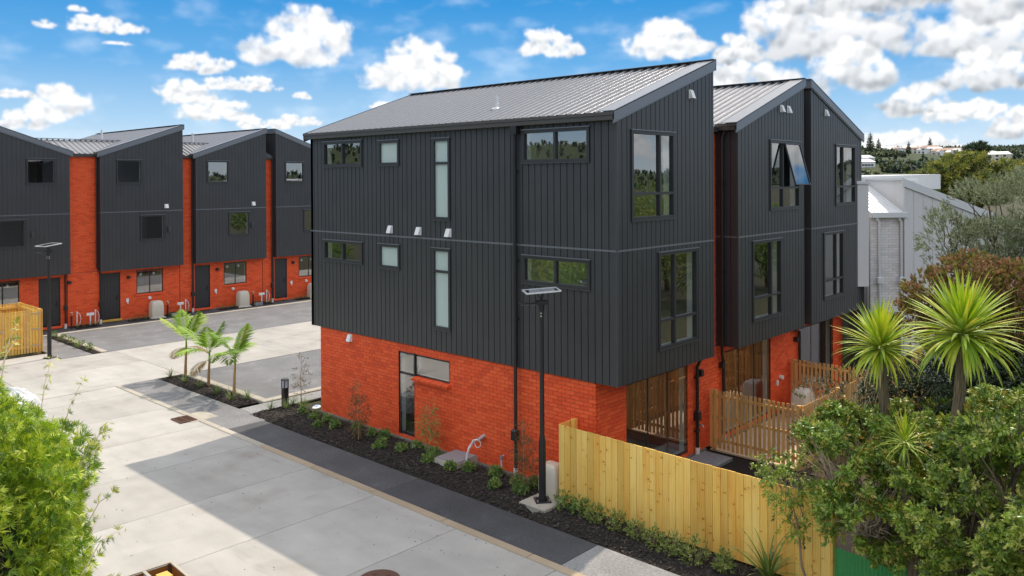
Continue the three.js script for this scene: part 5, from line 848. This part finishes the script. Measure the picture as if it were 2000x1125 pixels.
{ // houses on the hill
  const r = rng(611), wallM = [M.white, M.wwall, M.cream, M.white], roofM = [std([.30, .31, .33], .6), std([.42, .40, .38], .6), std([.55, .56, .58], .5), std([.28, .16, .12], .7)];
  const spots = HOMES;
  const side = (z) => z; spots.sort((p, q) => Math.atan2(p[1], p[0]) - Math.atan2(q[1], q[0]));
  spots.forEach(([x, z], i) => {
    const t = thing('hillside_house', i < 17 ? `${ORD[i]} pale house on the far hillside, counted from the near block` : `${ORD[33 - i]} pale house on the far hillside, counted from the right edge`, 'house', 'houses on the far hillside', [x, hillH(x, z) - .3, z], Math.atan2(-x, -z) + (r() - .5) * .9), W = 6 + 4 * r(), D = 4 + 2 * r(), H = 3.2 + 2.8 * r(), wm = wallM[Math.floor(r() * 4)];
    mesh('wall', box(-W, W, -1, H, -D, D), wm, t); const rh = 1.4 + r(); mesh('roof', hexa([V(-W - .4, H, D + .4), V(W + .4, H, D + .4), V(W + .4, H, -D - .4), V(-W - .4, H, -D - .4)], [V(-W + 2, H + rh, .15), V(W - 2, H + rh, .15), V(W - 2, H + rh, -.15), V(-W + 2, H + rh, -.15)]), roofM[Math.floor(r() * 4)], t);
    const nw = 3 + Math.floor(r() * 3); for (let k = 0; k < nw; k++) for (let fl = 0; fl < (H > 4.6 ? 2 : 1); fl++) { const u = lerp(-W + 1.2, W - 1.2, (k + .5) / nw); mesh('window', box(u - .9, u + .9, .8 + fl * 2.6, 2.1 + fl * 2.6, D, D + .06), M.frame, t); }
  });
}
// tall conifers: tiers of branches on a straight stem
function norfolk(label, x, z, h, seed, y0 = null) {
  const t = thing('norfolk_pine', label, 'pine tree', 'norfolk pines', [x, y0 ?? hillH(x, z) - .5, z]), r = rng(seed); mesh('trunk', tube([V(0, 0, 0), V(0, h, 0)], [h * .022, h * .004], 8), M.bark, t);
  const lobes = []; for (let k = 0; k < 13; k++) { const u = .16 + .82 * k / 12, y = h * u, R2 = h * .24 * (1 - u) ** .8 + .15; for (let j = 0; j < 6; j++) { const a = j * 1.047 + k * .4; lobes.push([Math.cos(a) * R2 * .55, y + R2 * .12, Math.sin(a) * R2 * .55, R2 * .42, h * .016, R2 * .42]); } }
  foliage(t, 'crown', lobes, 900, G.needle, M.leafDull, P.dark, seed, { scale: [h * .05, h * .085], lift: .3 });
}
for (const [i, [a, d, h]] of [[-.372, 800, 16], [-.352, 860, 22], [-.342, 840, 16], [-.330, 820, 23], [-.322, 880, 16], [-.291, 820, 14], [-.27, 880, 16]].entries()) norfolk(`${ORD[i]} tall pine on the hill skyline, counted from the near block`, Math.cos(a) * d, Math.sin(a) * d, h, 620 + i);
tree('cypress_tree', 'broad yellow green layered cypress above the white roof', 'tree', [64, -1, -10], [[62.2, 6.6, -11.8, 2.2, .5, 2], [63.4, 7.5, -10.6, 2.0, .45, 1.8], [64.4, 8.2, -9.6, 1.8, .45, 1.6], [65.4, 7.2, -8.4, 2.2, .5, 2], [66.0, 6.2, -7.4, 2.4, .6, 2], [64.0, 6.4, -10, 3, .6, 2.6], [61.5, 5.4, -12.6, 2.4, .7, 2], [65, 5.2, -9, 3.4, .8, 3], [66.6, 7.6, -7.2, 1.3, .4, 1.2]], 2600, G.needle, M.leafDull, [[.28, .30, .04], [.17, .20, .03], [.38, .36, .05], [.08, .11, .02], [.22, .25, .04]], 631, { scale: [.6, 1.1], lift: .25, r0: .25, hole: .2, freq: .9 });
tree('cypress_tree', 'dark green cypress left of the layered yellow one', 'tree', [60, -1, -14], [[59.4, 4.4, -14.6, 1.5, 1.2, 1.4], [60, 5.4, -13.6, 1.0, .9, 1.0], [60.8, 4.4, -12.8, 1.5, 1.1, 1.4]], 1100, G.needle, M.leafDull, [[.07, .11, .02], [.10, .14, .03], [.05, .08, .02]], 633, { scale: [.6, 1.0], lift: .8, r0: .2 });
for (const [i, [x, z, y]] of [[47.2, -16.5, 3.9], [49.5, -18.3, 3.7], [52.5, -16.6, 3.6]].entries()) tree('round_tree', `${ORD[i]} yellow green bushy tree low beside the near block roof edge`, 'tree', [x, -1, z], [[x, y, z, 2.0, 1.4, 1.8], [x + 1.4, y - .5, z + 1, 1.6, 1.2, 1.5], [x - 1.2, y - .6, z - .8, 1.5, 1.1, 1.4]], 1300, G.olive, M.leafDull, [[.24, .26, .05], [.18, .22, .04], [.30, .29, .06]], 640 + i, { group: 'bushy trees beyond the near block', scale: [2.2, 3.6], r0: .2 });
tree('umbrella_pine', 'flat topped dark pine on the skyline at right', 'pine tree', [266, 4, -56.5], [[264.6, 15, -57.6, 2.0, .7, 2], [266.2, 16.1, -56, 1.9, .7, 2], [267.4, 14.9, -54.9, 2.0, .7, 2], [265.6, 13.8, -57, 1.6, .5, 1.6]], 260, G.needle, M.leafDull, P.dark, 651, { scale: [1.6, 2.4], r0: .5, fork: .75 });
{ const m = thing('transmission_mast', 'thin lattice mast on the far skyline', 'mast', null, [528, 4, -141.6]); for (const [x, z] of [[-1, -1], [1, -1], [1, 1], [-1, 1]]) mesh('leg', tube([V(x, 0, z), V(x * .2, 15, z * .2)], [.16, .1], 5), M.steel, m); for (const y of [4, 8, 11, 13]) mesh('cross_arm', box(-1.6 + y * .05, 1.6 - y * .05, y, y + .2, -.1, .1), M.steel, m); }
// trees around, out of the frame, that the windows mirror
const outside = [[14, 20, 4.6, 3.2], [19, 17, 5.2, 3.4], [24, 20, 5.6, 4], [9, 19, 4.4, 3], [29, 17, 5.4, 3.6], [34, 22, 6.2, 4], [18, 26, 6, 4.2], [40, 18, 5.6, 3.6], [26, 12.5, 4.4, 2.8], [34, 13, 4.6, 3], [6, 16, 3.8, 2.4]];
outside.forEach(([x, z, h, w], i) => tree('backyard_tree', `${ORD[i]} tree of the leafy neighbourhood mirrored in the front windows`, 'tree', [x, 0, z], [[x, h * .8, z, w * .6, h * .3, w * .6], [x + w * .4, h * .6, z + .5, w * .55, h * .28, w * .55], [x - w * .4, h * .58, z - .5, w * .55, h * .28, w * .55], [x, h * .45, z + w * .3, w * .6, h * .3, w * .6]], 1100, G.olive, M.leafDull, i % 2 ? P.shrub : P.gold, 700 + i, { group: 'trees behind the camera', scale: [2.6, 4.6], r0: .16, lift: .5 }));
norfolk('tall pine mirrored in the nearest front window', 22, 27, 15, 720, 0);
const west = [[-12.6, -6.5, 3.6, 2.2], [-13, -11, 3.8, 2.4], [-13.2, -16, 3.8, 2.4], [-13.5, -21, 3.8, 2.4], [-16, -14, 3.6, 2.6], [-18, -19, 4.4, 3], [-21, -24, 5, 3.2], [-15.5, -25, 4, 2.6], [-24, -16, 5, 3.2], [-27, -30, 5.4, 3.4], [-14.5, -8, 3.8, 2.4], [-15, -33, 4.2, 2.8]];
west.forEach(([x, z, h, w], i) => tree('roadside_tree', `${ORD[i]} green tree across the driveway mirrored in the long wall windows`, 'tree', [x, 0, z], [[x, h * .75, z, w * .6, h * .3, w * .6], [x + w * .3, h * .5, z + .5, w * .6, h * .34, w * .6], [x - w * .3, h * .5, z - .5, w * .6, h * .34, w * .6]], 1100, G.olive, M.leafDull, i % 2 ? P.shrub : P.gold, 740 + i, { group: 'trees across the driveway', scale: [2.2, 3.6], r0: .14, lift: .5 }));

renderer.render(scene, camera);
